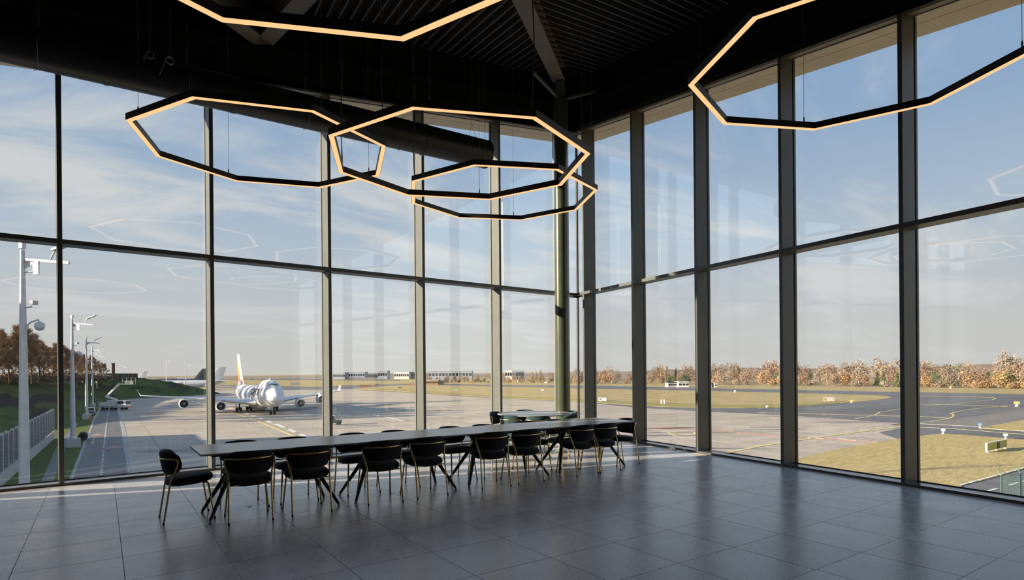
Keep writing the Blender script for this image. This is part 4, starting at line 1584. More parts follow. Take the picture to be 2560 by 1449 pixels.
def fin_paint():
    """white with slanting orange brush strokes, as painted"""
    m = bpy.data.materials.new('tail_paint')
    m.use_nodes = True
    n, l = m.node_tree.nodes, m.node_tree.links
    b = n['Principled BSDF']
    b.inputs['Roughness'].default_value = 0.32
    tc = N(n, 'ShaderNodeTexCoord')
    sp = N(n, 'ShaderNodeSeparateXYZ')
    l.new(tc.outputs['Object'], sp.inputs[0])
    # distance behind the leading edge: aft - (57 + (z-8)*0.83)
    k = N(n, 'ShaderNodeMath', operation='MULTIPLY_ADD', inp={1: -0.83, 2: 0.0})
    l.new(sp.outputs['Z'], k.inputs[0])
    s = N(n, 'ShaderNodeMath', operation='ADD')
    l.new(k.outputs[0], s.inputs[0])
    ng = N(n, 'ShaderNodeMath', operation='MULTIPLY', inp={1: -1.0})
    l.new(sp.outputs['X'], ng.inputs[0]); l.new(ng.outputs[0], s.inputs[1])
    mr = N(n, 'ShaderNodeMapRange', inp={'From Min': 49.0, 'From Max': 60.0})
    l.new(s.outputs[0], mr.inputs['Value'])
    r1 = ramp(n, [(0.0, (0, 0, 0)), (0.33, (0, 0, 0)), (0.36, (1, 1, 1)), (0.99, (1, 1, 1))])
    l.new(mr.outputs[0], r1.inputs[0])
    zr = N(n, 'ShaderNodeMapRange', inp={'From Min': 8.0, 'From Max': 19.4})
    l.new(sp.outputs['Z'], zr.inputs['Value'])
    r2 = ramp(n, [(0.08, (0, 0, 0)), (0.10, (1, 1, 1)), (0.84, (1, 1, 1)), (0.86, (0, 0, 0))])
    l.new(zr.outputs[0], r2.inputs[0])
    mu = N(n, 'ShaderNodeMath', operation='MULTIPLY')
    l.new(r1.outputs[0], mu.inputs[0]); l.new(r2.outputs[0], mu.inputs[1])
    hue = ramp(n, [(0.1, (0.75, 0.10, 0.05)), (0.45, (0.84, 0.24, 0.05)), (0.85, (0.88, 0.42, 0.10))])
    l.new(zr.outputs[0], hue.inputs[0])
    mx = N(n, 'ShaderNodeMix', data_type='RGBA')
    l.new(mu.outputs[0], mx.inputs['Factor'])
    mx.inputs['A'].default_value = (0.76, 0.76, 0.75, 1)
    l.new(hue.outputs[0], mx.inputs['B'])
    l.new(mx.outputs['Result'], b.inputs['Base Color'])
    return m


def text_mesh(body, size, shear=0.0, extr=0.0):
    cu = bpy.data.curves.new('lettering', 'FONT')
    cu.body = body
    cu.size = size
    cu.shear = shear
    cu.extrude = extr
    cu.resolution_u = 3
    cu.offset = 0.02 * size
    o = bpy.data.objects.new('lettering', cu)
    COL.objects.link(o)
    dg = bpy.context.evaluated_depsgraph_get()
    me = bpy.data.meshes.new_from_object(o.evaluated_get(dg))
    bpy.data.objects.remove(o)
    return me


def wheels(m, x, y, n_long, r=0.62, track=1.15, pitch=1.47):
    for i in range(n_long):
        for sy in (-1, 1):
            xx = x + (i - (n_long - 1) / 2) * pitch
            m.lathe([(r * .55, -.22), (r * .93, -.22), (r, -.14), (r, .14), (r * .93, .22), (r * .55, .22)], 18, (xx, y + sy * track / 2, r), 'Y')


def build_jumbo():
    root = empty('cargo_aircraft', (42.1586, 162.7769, GZ), radians(-95.104))
    tag(root, 'large white four-engined cargo jet parked on the apron, nose towards the camera', 'aircraft')
    wp = M['white']
    m = MB()
    nn = 48
    avals = [0.0, 0.06, 0.15, 0.28, 0.45, 0.7, 1.0, 1.4, 1.9] + [2.4 + 0.6 * i for i in range(20)] + [14.6 + 1.2 * i for i in range(46)] + [69.4, 70.0]
    m.loft([[fus_pt(a, 2 * pi * k / nn) for k in range(nn)] for a in avals])
    fz = m.build('fuselage', wp, root, smooth=89)
    # wing box fairing
    MB().lathe([(0.1, -38), (1.6, -36.5), (2.6, -33), (2.7, -26), (2.0, -21.5), (0.3, -18.5)], 20, (0, 0, 2.95), 'X').build('belly_fairing', wp, root, smooth=60)
    for sg in (-1, 1):
        side = MB()
        wing_loft(side, [(-19.0, -37.0, sg * 2.6, 3.0, 2.0), (-25.0, -37.6, sg * 8.6, 3.65, 1.45), (-28.2, -38.6, sg * 12.0, 4.0, 1.1), (-36.5, -43.6, sg * 21.5, 4.65, 0.75), (-45.2, -49.6, sg * 31.7, 5.35, 0.38)])
        wg = side.build('wing', wp, root, smooth=50)
        wl2 = MB()
        rings = []
        for (le, te, y, z, th) in ((-45.4, -49.7, 31.6, 5.3, .30), (-47.6, -49.9, 32.1, 6.2, .16), (-48.6, -50.2, 32.6, 7.2, .10)):
            ch = le - te
            rings.append([Vector((le - ch * p, sg * (y + th * q), z)) for p, q in ((0, 0), (.3, .5), (1, 0), (.3, -.5))])
        wl2.loft(rings)
        wl2.build('winglet', wp, wg)
        fr = MB()
        for yy in (8.2, 16.5, 19.0, 25.5):
            te = -38.0 - max(0, yy - 10) * .56
            fr.lathe([(0.02, 1.2), (.28, .4), (.32, -.8), (.05, -2.6)], 8, (te + 1.5, sg * yy, 3.15 + yy * .055), 'X')
        fr.build('flap_fairing', wp, wg, smooth=60)
        for ey, ex_, ez in ((11.7, -22.6, 2.25), (20.8, -31.2, 3.0)):
            nc = MB().lathe([(1.12, -1.6), (1.16, -.4), (1.22, .0), (1.34, .08), (1.40, -.15), (1.46, -1.2), (1.42, -2.6), (1.22, -4.0), (.75, -4.6), (.72, -5.4), (.2, -6.2)], 28, (ex_, sg * ey, ez), 'X')
            e = nc.build('engine', wp, root, smooth=50)
            MB().lathe([(1.17, -.95), (.32, -.9), (.05, -.55), (.01, -.5)], 24, (ex_, sg * ey, ez), 'X').build('fan', M['dark'], e, smooth=50)
            MB().lathe([(.30, -.86), (.06, -.50), (.01, -.48)], 14, (ex_, sg * ey, ez), 'X').build('spinner', M['galv'], e, smooth=50)
            py = MB()
            py.hexa([Vector((ex_ - .9, sg * ey - .18, ez + 1.3)), Vector((ex_ - 6.4, sg * ey - .18, ez + .9)), Vector((ex_ - 6.4, sg * ey + .18, ez + .9)), Vector((ex_ - .9, sg * ey + .18, ez + 1.3)),
                     Vector((ex_ - 2.6, sg * ey - .16, ez + 2.0)), Vector((ex_ - 9.0, sg * ey - .16, ez + 1.9)), Vector((ex_ - 9.0, sg * ey + .16, ez + 1.9)), Vector((ex_ - 2.6, sg * ey + .16, ez + 2.0))])
            py.build('pylon', wp, e)
        st = MB()
        wing_loft(st, [(-59.5, -67.5, sg * 0.9, 6.9, .9), (-67.0, -70.4, sg * 11.0, 7.9, .3)])
        st.build('tailplane', wp, root, smooth=50)
    fin_loft(MB(), [(-55.5, -67.8, 8.0, .75), (-58.6, -68.6, 10.2, .7), (-65.9, -70.6, 19.2, .28), (-66.3, -70.5, 19.4, .1)]).build('tail_fin', fin_paint(), root, smooth=50)
    # undercarriage
    def gear(name, x, y, n_long, top, doors):
        lg = MB().tube([(x, y, .62), (x, y * .94, top)], .19, 8)
        lg.tube([(x, y, 1.1), (x + .9, y * .9, top)], .09, 6)
        lg.tube([(x - .75 * (n_long - 1), y, .62), (x + .75 * (n_long - 1), y, .62)] if n_long > 1 else [(x, y - .5, .62), (x, y + .5, .62)], .13, 6)
        g = lg.build(name, M['galv'] if doors == 'n' else M['dark'], root, smooth=60)
        w = MB()
        wheels(w, x, y, n_long, r=.62, track=1.0 if n_long == 1 else 1.15)
        w.build('wheels', M['tyre'], g, smooth=40)
        if doors == 'w':
            MB().bar((x + .3, y * 1.12, 1.5), (x - 1.7, y * 1.12, 1.6), .06, 1.3).build('gear_door', wp, g)
        return g
    gear('nose_gear', -8.1, 0.0, 1, 2.6, 'n')
    for sg in (-1, 1):
        gear('wing_gear', -31.6, sg * 5.5, 2, 3.0, 'w')
        gear('body_gear', -34.8, sg * 1.9, 2, 2.6, '')
    # flight deck windows
    for k in range(6):
        t0, t1 = 52 + k * 13, 52 + k * 13 + 11
        a_of = lambda th: 3.55 + 1.75 * abs((th - 90) / 38.0) ** 1.5
        P = []
        for off in (0.0, 0.03):
            for th, da in ((t0, .0), (t1, .0), (t1, .62), (t0, .62)):
                P.append(fus_pt(a_of(th) + da, radians(th) if th < 90 else radians(th), off))
        MB().hexa(P).build('cockpit_window', M['win'], fz)
    # lettering on the starboard side, wrapped on the hull
    lm = bpy.data.materials.new('black_lettering')
    lm.use_nodes = True
    lm.node_tree.nodes['Principled BSDF'].inputs['Base Color'].default_value = (0.03, 0.03, 0.035, 1)
    lm.node_tree.nodes['Principled BSDF'].inputs['Roughness'].default_value = 0.5

    def wrap(me, a_start, z_base, name, mt_, off=0.03):
        bm = bmesh.new()
        bm.from_mesh(me)
        bmesh.ops.subdivide_edges(bm, edges=[e for e in bm.edges if e.calc_length() > .5], cuts=3)
        for v in bm.verts:
            a = a_start - v.co.x
            zz = z_base + v.co.y
            zc, w_, up, dn = fus_at(a)
            th = math.asin(max(-1, min(.99, (zz - zc) / (up if zz > zc else dn))))
            v.co = fus_pt(a, th, off)
        bm.to_mesh(me)
        bm.free()
        me.materials.clear()
        me.materials.append(mt_)
        return obj(name, me, None, fz)
    wrap(text_mesh('magma', 4.3, 0.25), 24.8, 5.55, 'lettering', lm)
    sl_ = MB().prism([(0, 0), (.9, .4), (2.6, 4.2), (2.1, 4.3)], 0, .01).mesh('emblem')
    wrap(sl_, 27.9, 4.9, 'emblem_stroke', M['orange'])
    wrap(text_mesh('AVIATION', 0.75, 0.1), 15.5, 8.6, 'small_lettering', mat('grey_lettering', (0.35, 0.35, 0.36), 0.5, col2=(0.38, 0.38, 0.38), scale=3))
    for k in range(2):
        pa = MB()
        P = [fus_pt(a, radians(th), o_) for o_ in (0, .025) for a, th in ((9.5 + k * 29, -6), (10.8 + k * 29, -6), (10.8 + k * 29, 28), (9.5 + k * 29, 28))]
        pa.hexa(P).build('door_outline', mat('door_white', (.68, .68, .67), .4, col2=(.7, .7, .69), scale=2), fz)
    MB().bar((-12, 0, 10.2), (-12.4, 0, 10.75), .05, .3).build('antenna', wp, fz)
    return root


def small_jet(name, loc, head, body, tailcol, label, sc=1.0):
    r = empty(name, loc, head)
    r.scale = (sc, sc, sc)
    tag(r, label, 'aircraft')
    rings = []
    for a, zc, w in ((0, 4.2, .05), (.5, 4.2, .7), (2, 4.3, 1.6), (4.5, 4.5, 2.4), (8, 4.6, 2.8), (40, 4.6, 2.8), (47, 5.0, 2.3), (53, 5.7, 1.3), (58, 6.4, .3)):
        rings.append([Vector((-a, w * cos(2 * pi * k / 20), zc + w * sin(2 * pi * k / 20))) for k in range(20)])
    MB().loft(rings).build('fuselage', body, r, smooth=60)
    for sg in (-1, 1):
        wing_loft(MB(), [(-19, -29, sg * 2, 3.6, 1.3), (-24, -31, sg * 9, 4.2, .9), (-35.5, -38, sg * 29, 6.3, .25)]).build('wing', body, r, smooth=50)
        wing_loft(MB(), [(-50, -55.5, sg * .8, 6.4, .5), (-55.5, -58, sg * 9.5, 7.0, .2)]).build('tailplane', body, r, smooth=50)
        e = MB().lathe([(1.05, -.8), (1.15, 0), (1.3, -.2), (1.3, -2.5), (.9, -4.2), (.3, -5.0)], 18, (-17.5, sg * 9.3, 2.3), 'X').build('engine', body, r, smooth=50)
        MB().lathe([(1.06, -.7), (.1, -.6)], 16, (-17.5, sg * 9.3, 2.3), 'X').build('fan', M['dark'], e)
        g = MB().tube([(-27.5, sg * 4, .5), (-27.5, sg * 3.6, 3.4)], .2, 6)
        wheels(g, -27.5, sg * 4, 2, .55, 1.0, 1.3)
        g.build('main_gear', M['dark'], r)
    g = MB().tube([(-6, 0, .5), (-6, 0, 2.4)], .14, 6)
    wheels(g, -6, 0, 1, .45, .7)
    g.build('nose_gear', M['dark'], r)
    fin_loft(MB(), [(-44.5, -55.5, 6.9, .6), (-52.5, -58.5, 17.2, .2)]).build('tail_fin', tailcol, r, smooth=50)
    ws = MB()
    for sg in (-1, 1):
        P = []
        for o_ in (0, .04):
            for a, th in ((2.6, 35), (4.2, 42), (4.0, 62), (2.4, 66)):
                w = 1.7 + (a - 2.4) * .36 + o_
                zc = 4.33
                P.append(Vector((-a, sg * w * cos(radians(th)), zc + w * sin(radians(th)))))
        ws.hexa(P)
    ws.build('cockpit_windows', M['win'], r)
    return r


build_jumbo()
M['blue_tail'] = mat('slate_tail', (0.06, 0.075, 0.10), 0.4, col2=(0.075, 0.09, 0.115), scale=1)
M['navy_tail'] = mat('navy_tail', (0.045, 0.04, 0.065), 0.4, col2=(0.06, 0.052, 0.08), scale=1)
M['pale'] = mat('pale_grey_enamel', (0.55, 0.57, 0.60), 0.4, col2=(0.60, 0.62, 0.65), scale=1)


def on_ray(u, d):
    """ground point in the direction of column u, d metres deep"""
    x = (u - PXC) / FPX
    p = CAM + (_F + _R * x) * d
    return Vector((p.x, p.y, GZ))


small_jet('white_airliner', on_ray(352, 440), atan2(-_R.y, -_R.x) + 0.20, M['pale'], M['pale'], 'plain white airliner parked behind the grass bank, left of the cargo jet')
small_jet('dark_tailed_airliner', on_ray(352, 560), atan2(-_R.y, -_R.x) + 0.25, M['blue_tail'], M['blue_tail'], 'airliner with slate blue tail seen over the white airliner')
small_jet('dark_tailed_airliner', on_ray(378, 640), atan2(-_R.y, -_R.x) + 0.25, M['navy_tail'], M['navy_tail'], 'airliner with navy tail, right of the slate blue tail')
small_jet('dark_tailed_airliner', on_ray(432, 730), atan2(-_R.y, -_R.x) + 0.25, M['pale'], M['navy_tail'], 'airliner whose purple tail tip shows just left of the cargo jet fin')
small_jet('white_airliner', on_ray(262, 900), atan2(-_R.y, -_R.x) + 0.2, M['pale'], M['pale'], 'distant pale airliner showing above the dark fence on the bank')


# ================================================================== MASTS
def lamp_mast(p, h, label, extras=True, sc=1.0, block=True):
    r = empty('light_mast', (p.x, p.y, GZ))
    tag(r, label, 'lamp mast', 'apron light masts')
    if block:
        MB().box((0, 0, .75), (2.0, 2.0, 1.5)).build('plinth', M['conc_w'], r)
    MB().lathe([(0.36, 1.4), (0.33, h * .35), (0.24, h * .7), (0.15, h - .2), (0.14, h)], 16).build('pole', M['galv'], r, smooth=50)
    MB().lathe([(0.48, 1.5), (0.48, 1.62), (0.36, 1.9)], 16).build('pole_flange', M['galv'], r, smooth=50)
    fx = _R
    def at(dx, dz): return Vector((fx.x * dx, fx.y * dx, h + dz))
    MB().box(at(0.0, .35), (.32, .32, .5), YAW).build('top_box', M['galv'], r)
    MB().bar(at(.1, -.75), at(3.6, -1.05), .16, .2).build('arm', M['galv'], r)
    MB().hexa([at(.1, -.85), at(1.1, -.95), at(1.1, -.96) + Vector((.03, .03, 0)), at(.1, -.9) + Vector((.03, .03, 0)), at(.1, -1.5), at(.3, -1.4), at(.3, -1.4) + Vector((.03, .03, 0)), at(.1, -1.5) + Vector((.03, .03, 0))]).build('gusset', M['galv'], r)
    f = MB().bar(at(2.4, -.05), at(4.0, .55), .5, .16).build('floodlight', M['galv'], r)
    MB().tube([at(2.1, -.9), at(2.5, -.15), at(2.7, .05)], .06, 6).build('floodlight_bracket', M['galv'], f)
    if extras:
        MB().tube([at(.1, -1.75), at(.95, -1.7)], .06, 6).build('bracket', M['galv'], r)
        MB().box(at(1.05, -1.4), (.12, .5, 1.0), YAW).build('panel_antenna', M['galv'], r)
        MB().tube([at(.15, -4.5), at(.7, -4.4)], .06, 6).build('bracket', M['galv'], r)
        MB().box(at(.85, -4.1), (.42, .3, .3), YAW).build('camera_box', M['conc_w'], r)
        arm = MB().tube([at(.15, -6.0), at(.6, -5.6), at(1.2, -5.4), at(1.25, -5.6)], .06, 6).build('camera_arm', M['galv'], r)
        MB().lathe([(.05, .4), (.30, .28), (.34, 0), (.26, -.22), (.02, -.32)], 14, at(1.28, -5.95)).build('dome_camera', M['galv'], arm, smooth=60)
    else:
        for dz in (-3.0, -4.6):
            MB().tube([at(.1, dz), at(1.6, dz), at(1.6, dz + 1.2)], .05, 6).build('bracket', M['galv'], r)
        MB().lathe([(.05, .3), (.26, .1), (.2, -.2)], 12, at(.5, -6.0)).build('dome_camera', M['galv'], r, smooth=60)
    return r


lamp_mast(Vector((-11.5, 49.0, 0)), 21.8, 'tall grey apron light mast with cameras, nearest, at the left edge beyond the glass')
lamp_mast(Vector((-6.1, 113.6, 0)), 21.5, 'grey apron light mast on a square plinth, second from the building')
lamp_mast(Vector((-0.3, 189.2, 0)), 21.7, 'grey apron light mast with two antenna brackets, third from the building', False)
lamp_mast(Vector((5.2, 261.1, 0)), 22.0, 'grey apron light mast, fourth from the building', False)
lamp_mast(Vector((11.6, 342.1, 0)), 22.1, 'grey apron light mast, fifth and last of the row along the road', False)
lamp_mast(G(464, 985), 18.0, 'slim apron light mast in front of the plain white airliner', False)
lamp_mast(on_ray(416, 520), 24.0, 'distant thin light mast left of the plain white airliner', False)
lamp_mast(on_ray(304, 400), 18.0, 'distant light mast behind the dark fence on the bank', False)


# ================================================================== ROADSIDE AND VEHICLES
def build_barrier():
    a, b = Vector((-15.6, 58.0, GZ)), Vector((-8.4, 132.7, GZ))
    d = (b - a).normalized()
    L = (b - a).length
    s = Vector((-d.y, d.x, 0))
    r = empty('noise_barrier', a, atan2(d.y, d.x))
    tag(r, 'grey louvred noise barrier on a concrete base at the left, beside the bank', 'barrier')
    MB().box((L / 2, 0, .75), (L, .35, 1.5)).build('concrete_base', M['conc_w'], r)
    n = 20
    w = L / n
    me = None
    for i in range(n):
        x = (i + .5) * w
        mb = MB()
        mb.box((0, .02, 3.55), (w - .5, .10, 3.9))
        for q in range(7):
            mb.box((-(w - .5) / 2 + (q + .5) * (w - .5) / 7, -.07, 3.55), (.12, .10, 3.9))
        if me is None:
            me = mb.mesh('barrier_panel'); me.materials.append(M['barrier'])
        o = obj('barrier_panel', me, None, r)
        o.location = (x, 0, 0)
    pm = MB().box((0, 0, 3.6), (.28, .34, 4.2)).mesh('barrier_post'); pm.materials.append(M['galv'])
    for i in range(n + 1):
        o = obj('barrier_post', pm, None, r)
        o.location = (i * w, 0, 0)


def build_truck():
    p = G(286, 1024)
    hd = atan2(_R.y, _R.x)
    r = empty('lift_truck', p, hd)
    tag(r, 'white aircraft servicing lift truck with raised boom and basket beside the road', 'truck')
    wt = M['white']
    MB().box((0, 0, 1.0), (9.2, 2.3, .45)).build('chassis', M['conc_w'], r)
    MB().box((-1.6, 0, 1.95), (6.0, 2.4, 1.3)).build('equipment_body', wt, r)
    MB().box((-.2, 0, 2.95), (3.2, 2.2, .8)).build('turret_base', wt, r)
    c = MB()
    c.hexa([Vector(q) for q in ((1.6, -1.2, 1.0), (5.0, -1.2, 1.0), (5.0, 1.2, 1.0), (1.6, 1.2, 1.0), (1.6, -1.2, 3.2), (4.5, -1.2, 3.2), (4.5, 1.2, 3.2), (1.6, 1.2, 3.2))])
    cb = c.build('cab', wt, r)
    MB().box((2.9, -1.21, 2.55), (1.9, .05, .8)).build('side_window', M['win'], cb)
    MB().box((4.78, 0, 2.5), (.12, 2.0, .9), m=Matrix.Rotation(radians(-13), 3, 'Y')).build('windscreen', M['win'], cb)
    MB().box((5.05, 0, .95), (.25, 2.4, .4)).build('bumper', M['red_p'], cb)
    for x in (-3.3, -.2, 3.4):
        w = MB()
        for sy in (-1, 1):
            w.lathe([(.3, -.2), (.52, -.2), (.52, .2), (.3, .2)], 16, (x, sy * 1.0, .52), 'Y')
        w.build('wheels', M['tyre'], r, smooth=40)
    MB().box((-5.1, 0, .75), (1.6, 2.0, .1)).build('tail_step', wt, r)
    MB().bar((.9, 0, 3.5), (-2.9, 0, 4.6), .8, .5).build('boom_lower', wt, r)
    MB().bar((-2.6, 0, 4.7), (1.8, 0, 9.0), .6, .5).build('boom_upper', wt, r)
    MB().bar((1.6, 0, 8.9), (4.6, 0, 8.8), .5, .35).build('boom_tip', wt, r)
    k = MB()
    for x in (3.6, 5.0, 6.6):
        for y in (-1.1, 1.1):
            k.bar((x, y, 8.7), (x, y, 11.0), .09, .09)
    for z in (8.75, 9.9, 11.0):
        for y in (-1.1, 1.1):
            k.bar((3.6, y, z), (6.6, y, z), .09, .09)
        for x in (3.6, 6.6):
            k.bar((x, -1.1, z), (x, 1.1, z), .09, .09)
    k.box((5.1, 0, 8.75), (3.0, 2.2, .08))
    bk = k.build('basket', M['galv'], r)
    MB().box((5.1, 0, 9.4), (2.9, .06, 1.2)).build('basket_screen', mat('pale_yellow_screen', (0.55, 0.55, 0.36), .6, col2=(.6, .6, .4), scale=3), bk)


def build_van():
    p = G(228, 1037)
    r = empty('service_van', p, radians(84))
    tag(r, 'white and blue service van parked by the third mast', 'van')
    L, Wd = 5.2, 2.0
    b = MB().hexa([Vector(q) for q in ((-L / 2, -1, .4), (L / 2, -1, .4), (L / 2, 1, .4), (-L / 2, 1, .4), (-L / 2, -.92, 2.4), (L / 2 - 1.4, -.92, 2.4), (L / 2 - 1.4, .92, 2.4), (-L / 2, .92, 2.4))])
    bd = b.build('body', M['white'], r)
    MB().box((-L / 2 - .01, 0, 1.85), (.05, 1.6, .6)).build('rear_window', M['win'], bd)
    MB().box((-L / 2 - .01, 0, .95), (.06, 1.98, .8)).build('rear_panel', mat('slate_panel', (.09, .12, .16), .5, col2=(.11, .14, .18), scale=2), bd)
    for x in (-1.6, 1.6):
        w = MB()
        for sy in (-1, 1):
            w.lathe([(.15, -.1), (.34, -.1), (.34, .1), (.15, .1)], 14, (x, sy * .92, .34), 'Y')
        w.build('wheels', M['tyre'], r)


def sign_board(name, p, w, h, rz, face, label, cat='sign', parts=None, legs=True, th=.25):
    r = empty(name, p, rz)
    tag(r, label, cat)
    MB().box((0, 0, .25 + h / 2), (w, th, h)).build('box', M['white'], r)
    MB().box((0, -th / 2 - .01, .25 + h / 2), (w - .16, .03, h - .14)).build('face', face, r)
    for i in range(3):
        MB().box((-w / 2 + .3 + i * (w - .6) / 2, 0, .12), (.12, th, .24)).build('foot', M['white'], r)
    return r


def facing(p):
    """rz so that local -y looks at the hall"""
    d = Vector((CAM.x - p.x, CAM.y - p.y, 0))
    return atan2(d.y, d.x) + pi / 2


def lettering(parent, body, size, loc, mt_):
    me = text_mesh(body, size)
    w = max(v.co.x for v in me.vertices) - min(v.co.x for v in me.vertices)
    for v in me.vertices:
        v.co = Vector((v.co.x - w / 2, 0, v.co.y)) + Vector(loc)
    me.materials.clear()
    me.materials.append(mt_)
    return obj('lettering', me, None, parent)


build_barrier()
build_truck()
build_van()
M['sign_y'] = mat('sign_yellow', (0.50, 0.42, 0.05), .5, col2=(.55, .47, .08), scale=3)
M['sign_r'] = mat('sign_red', (0.62, 0.10, 0.07), .5, col2=(.68, .14, .09), scale=3)
M['ink'] = mat('sign_black', (0.02, 0.02, 0.02), .5, col2=(.03, .03, .03), scale=3)

p = G(2491, 1127.5)
s = sign_board('taxiway_sign', Vector((p.x, p.y, GZ + .12)), 7.4, 1.1, -.085, M['sign_y'], 'long yellow and black taxiway sign standing in the near grass at the right')
MB().box((.3, -.15, .8), (1.0, .04, .95)).build('black_panel', M['ink'], s)
p = G(2072, 1003.5)
s = sign_board('runway_sign', Vector((p.x, p.y, GZ + .12)), 3.6, 1.15, facing(p), M['sign_r'], 'red and white runway holding sign on the grass island')
MB().box((-1.25, -.15, .83), (.8, .04, .85)).build('black_panel', M['ink'], s)
lettering(s, '24-06', .75, (.4, -.17, .58), M['white'])
lettering(s, 'B4', .55, (-1.25, -.19, .63), M['sign_y'])
p = G(1507, 1003)
s = empty('signal_cabinet', Vector((p.x, p.y, GZ + .1)), facing(p) - .5)
tag(s, 'white cabinet with a square opening on the grass left of the twin posts', 'cabinet')
MB().box((-.9, 0, .75), (1.7, .5, 1.3)).build('cabinet', M['white'], s)
MB().box((-.9, -.27, .75), (.9, .05, .8)).build('opening', M['dark'], s)
MB().box((1.0, 0, .75), (1.4, .45, 1.3)).build('cabinet', M['conc_w'], s)
p = G(1657, 1009.5)
s = empty('marker_posts', Vector((p.x, p.y, GZ + .1)), facing(p))
tag(s, 'pair of white marker posts on the green edge of the grass island', 'marker')
for x in (-.55, .45):
    MB().box((x, 0, .75), (.38, .6, 1.5)).build('post', M['white'], s)
    MB().box((x, 0, 1.53), (.46, .68, .08)).build('post_cap', M['conc_w'], s)


def marker(u, v, w, h, m_, label, name='ground_light', cat='light'):
    p = G(u, v)
    o = empty(name, Vector((p.x, p.y, GZ + .08)), facing(p))
    tag(o, label, cat)
    MB().lathe([(w * .35, 0), (w * .35, h * .25), (w * .15, h * .3), (w * .15, h * .55)], 10).build('stem', M['galv'], o)
    MB().box((0, 0, h * .78), (w, w * .5, h * .45)).build('head', m_, o)


marker(1837, 982, .9, 1.4, M['white'], 'small white marker on the grass beside the far taxiway')
marker(2129, 1007, 1.1, 1.0, M['orange'], 'orange taxiway light at the tip of the grass island')
marker(2542, 1016, 1.4, 1.5, M['orange'], 'orange taxiway light on the dark asphalt at the right edge')
marker(2358, 1085, .6, .9, M['white'], 'low taxiway light on the edge of the near grass, left of the yellow sign')
marker(2514, 1098, .6, .9, M['white'], 'low taxiway light on the edge of the near grass behind the yellow sign')
marker(2450, 1070, .6, .9, mat('blue_lens', (.08, .2, .5), .3, col2=(.1, .25, .55), scale=4), 'blue taxiway light at the corner of the far small grass patch')
marker(1917, 1019.5, .8, .7, M['white'], 'tiny pale light on the grass edge right of the middle mullion')
marker(2376, 971, 1.5, 1.2, M['orange'], 'tiny orange marker on the far grass strip at the right')
p = G(227, 1052)
o = empty('hydrant', Vector((p.x, p.y, GZ + .08)))
tag(o, 'red fire hydrant beside the plinth of the third mast', 'hydrant')
MB().lathe([(.35, 0), (.35, .1), (.22, .15), (.22, .9), (.3, .95), (.2, 1.25), (.05, 1.35)], 12).build('barrel', M['red_p'], o, smooth=50)
MB().tube([(-.4, 0, .75), (.4, 0, .75)], .12, 8).build('outlet', M['red_p'], o)
p = G(208, 1100)
o = empty('culvert_pipe', Vector((p.x, p.y, GZ + .1)), radians(85))
tag(o, 'dark pipe end with a white guard beside the plinth of the second mast', 'pipe')
MB().lathe([(.75, -1.2), (.75, 1.2), (.55, 1.2), (.55, -1.2)], 18, (0, 0, .7), 'X').build('pipe', mat('rust_pipe', (.08, .045, .035), .7, col2=(.1, .06, .045), scale=3), o, smooth=40)
MB().bar((-2.2, -.9, .3), (-1.2, -.9, 1.3), .25, .2).build('guard', M['white'], o)
for i, (u, v) in enumerate(((150, 1024), (166, 1022))):
    p = G(u, v)
    o = empty('concrete_cabinet', Vector((p.x - 2.5, p.y, GZ + .3)), radians(80))
    tag(o, ['pale concrete cabinet at the foot of the bank, left one behind the mullion', 'pale concrete cabinet at the foot of the bank, right one behind the mullion'][i], 'cabinet')
    MB().box((0, 0, 1.7), (2.4, 2.6, 3.4)).build('body', M['conc_w'], o)
    MB().box((0, 0, 3.45), (2.7, 2.9, .14)).build('lid', M['galv'], o)
    MB().box((-1.22, 0, 1.5), (.06, 1.8, 2.6)).build('door', M['galv'], o)

# dark fence on the crest
r = empty('bank_fence', (0, 0, 0))
tag(r, 'long dark low fence on the crest at the right end of the bank', 'fence')
fa, fb = Vector((2, 346, -.4)), Vector((33, 383, -.6))
nb = 12
for i in range(nb):
    a_, b_ = fa + (fb - fa) * (i / nb), fa + (fb - fa) * ((i + .96) / nb)
    MB().bar(a_ + UP * 1.4, b_ + UP * 1.4, .15, 2.8).build('fence_panel', M['dark'], r)
o = empty('brick_stack', (20.5, 369, -.6))
tag(o, 'rust coloured chimney stack rising over the dark fence on the bank', 'chimney')
MB().box((0, 0, 4), (1.4, 1.4, 8)).build('stack', mat('rust_brick', (.14, .06, .035), .9, col2=(.18, .08, .05), scale=2), o)
MB().box((0, 0, 8.1), (1.7, 1.7, .3)).build('cap', M['dark'], o)

# apron tug behind the mullion
p = G(836, 1061)
o = empty('tow_tractor', p, radians(-30))
tag(o, 'small dark green tow tractor casting a long shadow behind the table', 'tractor')
gm = mat('tug_green', (.05, .08, .06), .5, col2=(.07, .1, .08), scale=3)
MB().box((0, 0, .75), (3.2, 1.7, .7)).build('body', gm, o)
MB().hexa([Vector(q) for q in ((-1.2, -.75, 1.1), (.2, -.75, 1.1), (.2, .75, 1.1), (-1.2, .75, 1.1), (-1.1, -.7, 2.1), (0, -.7, 2.1), (0, .7, 2.1), (-1.1, .7, 2.1))]).build('cab', M['win'], o)
MB().box((-.55, 0, 2.14), (1.3, 1.5, .08)).build('cab_roof', M['white'], o)
for x in (-1.0, 1.0):
    w = MB()
    for sy in (-1, 1):
        w.lathe([(.2, -.15), (.45, -.15), (.45, .15), (.2, .15)], 14, (x, sy * .85, .45), 'Y')
    w.build('wheels', M['tyre'], o)


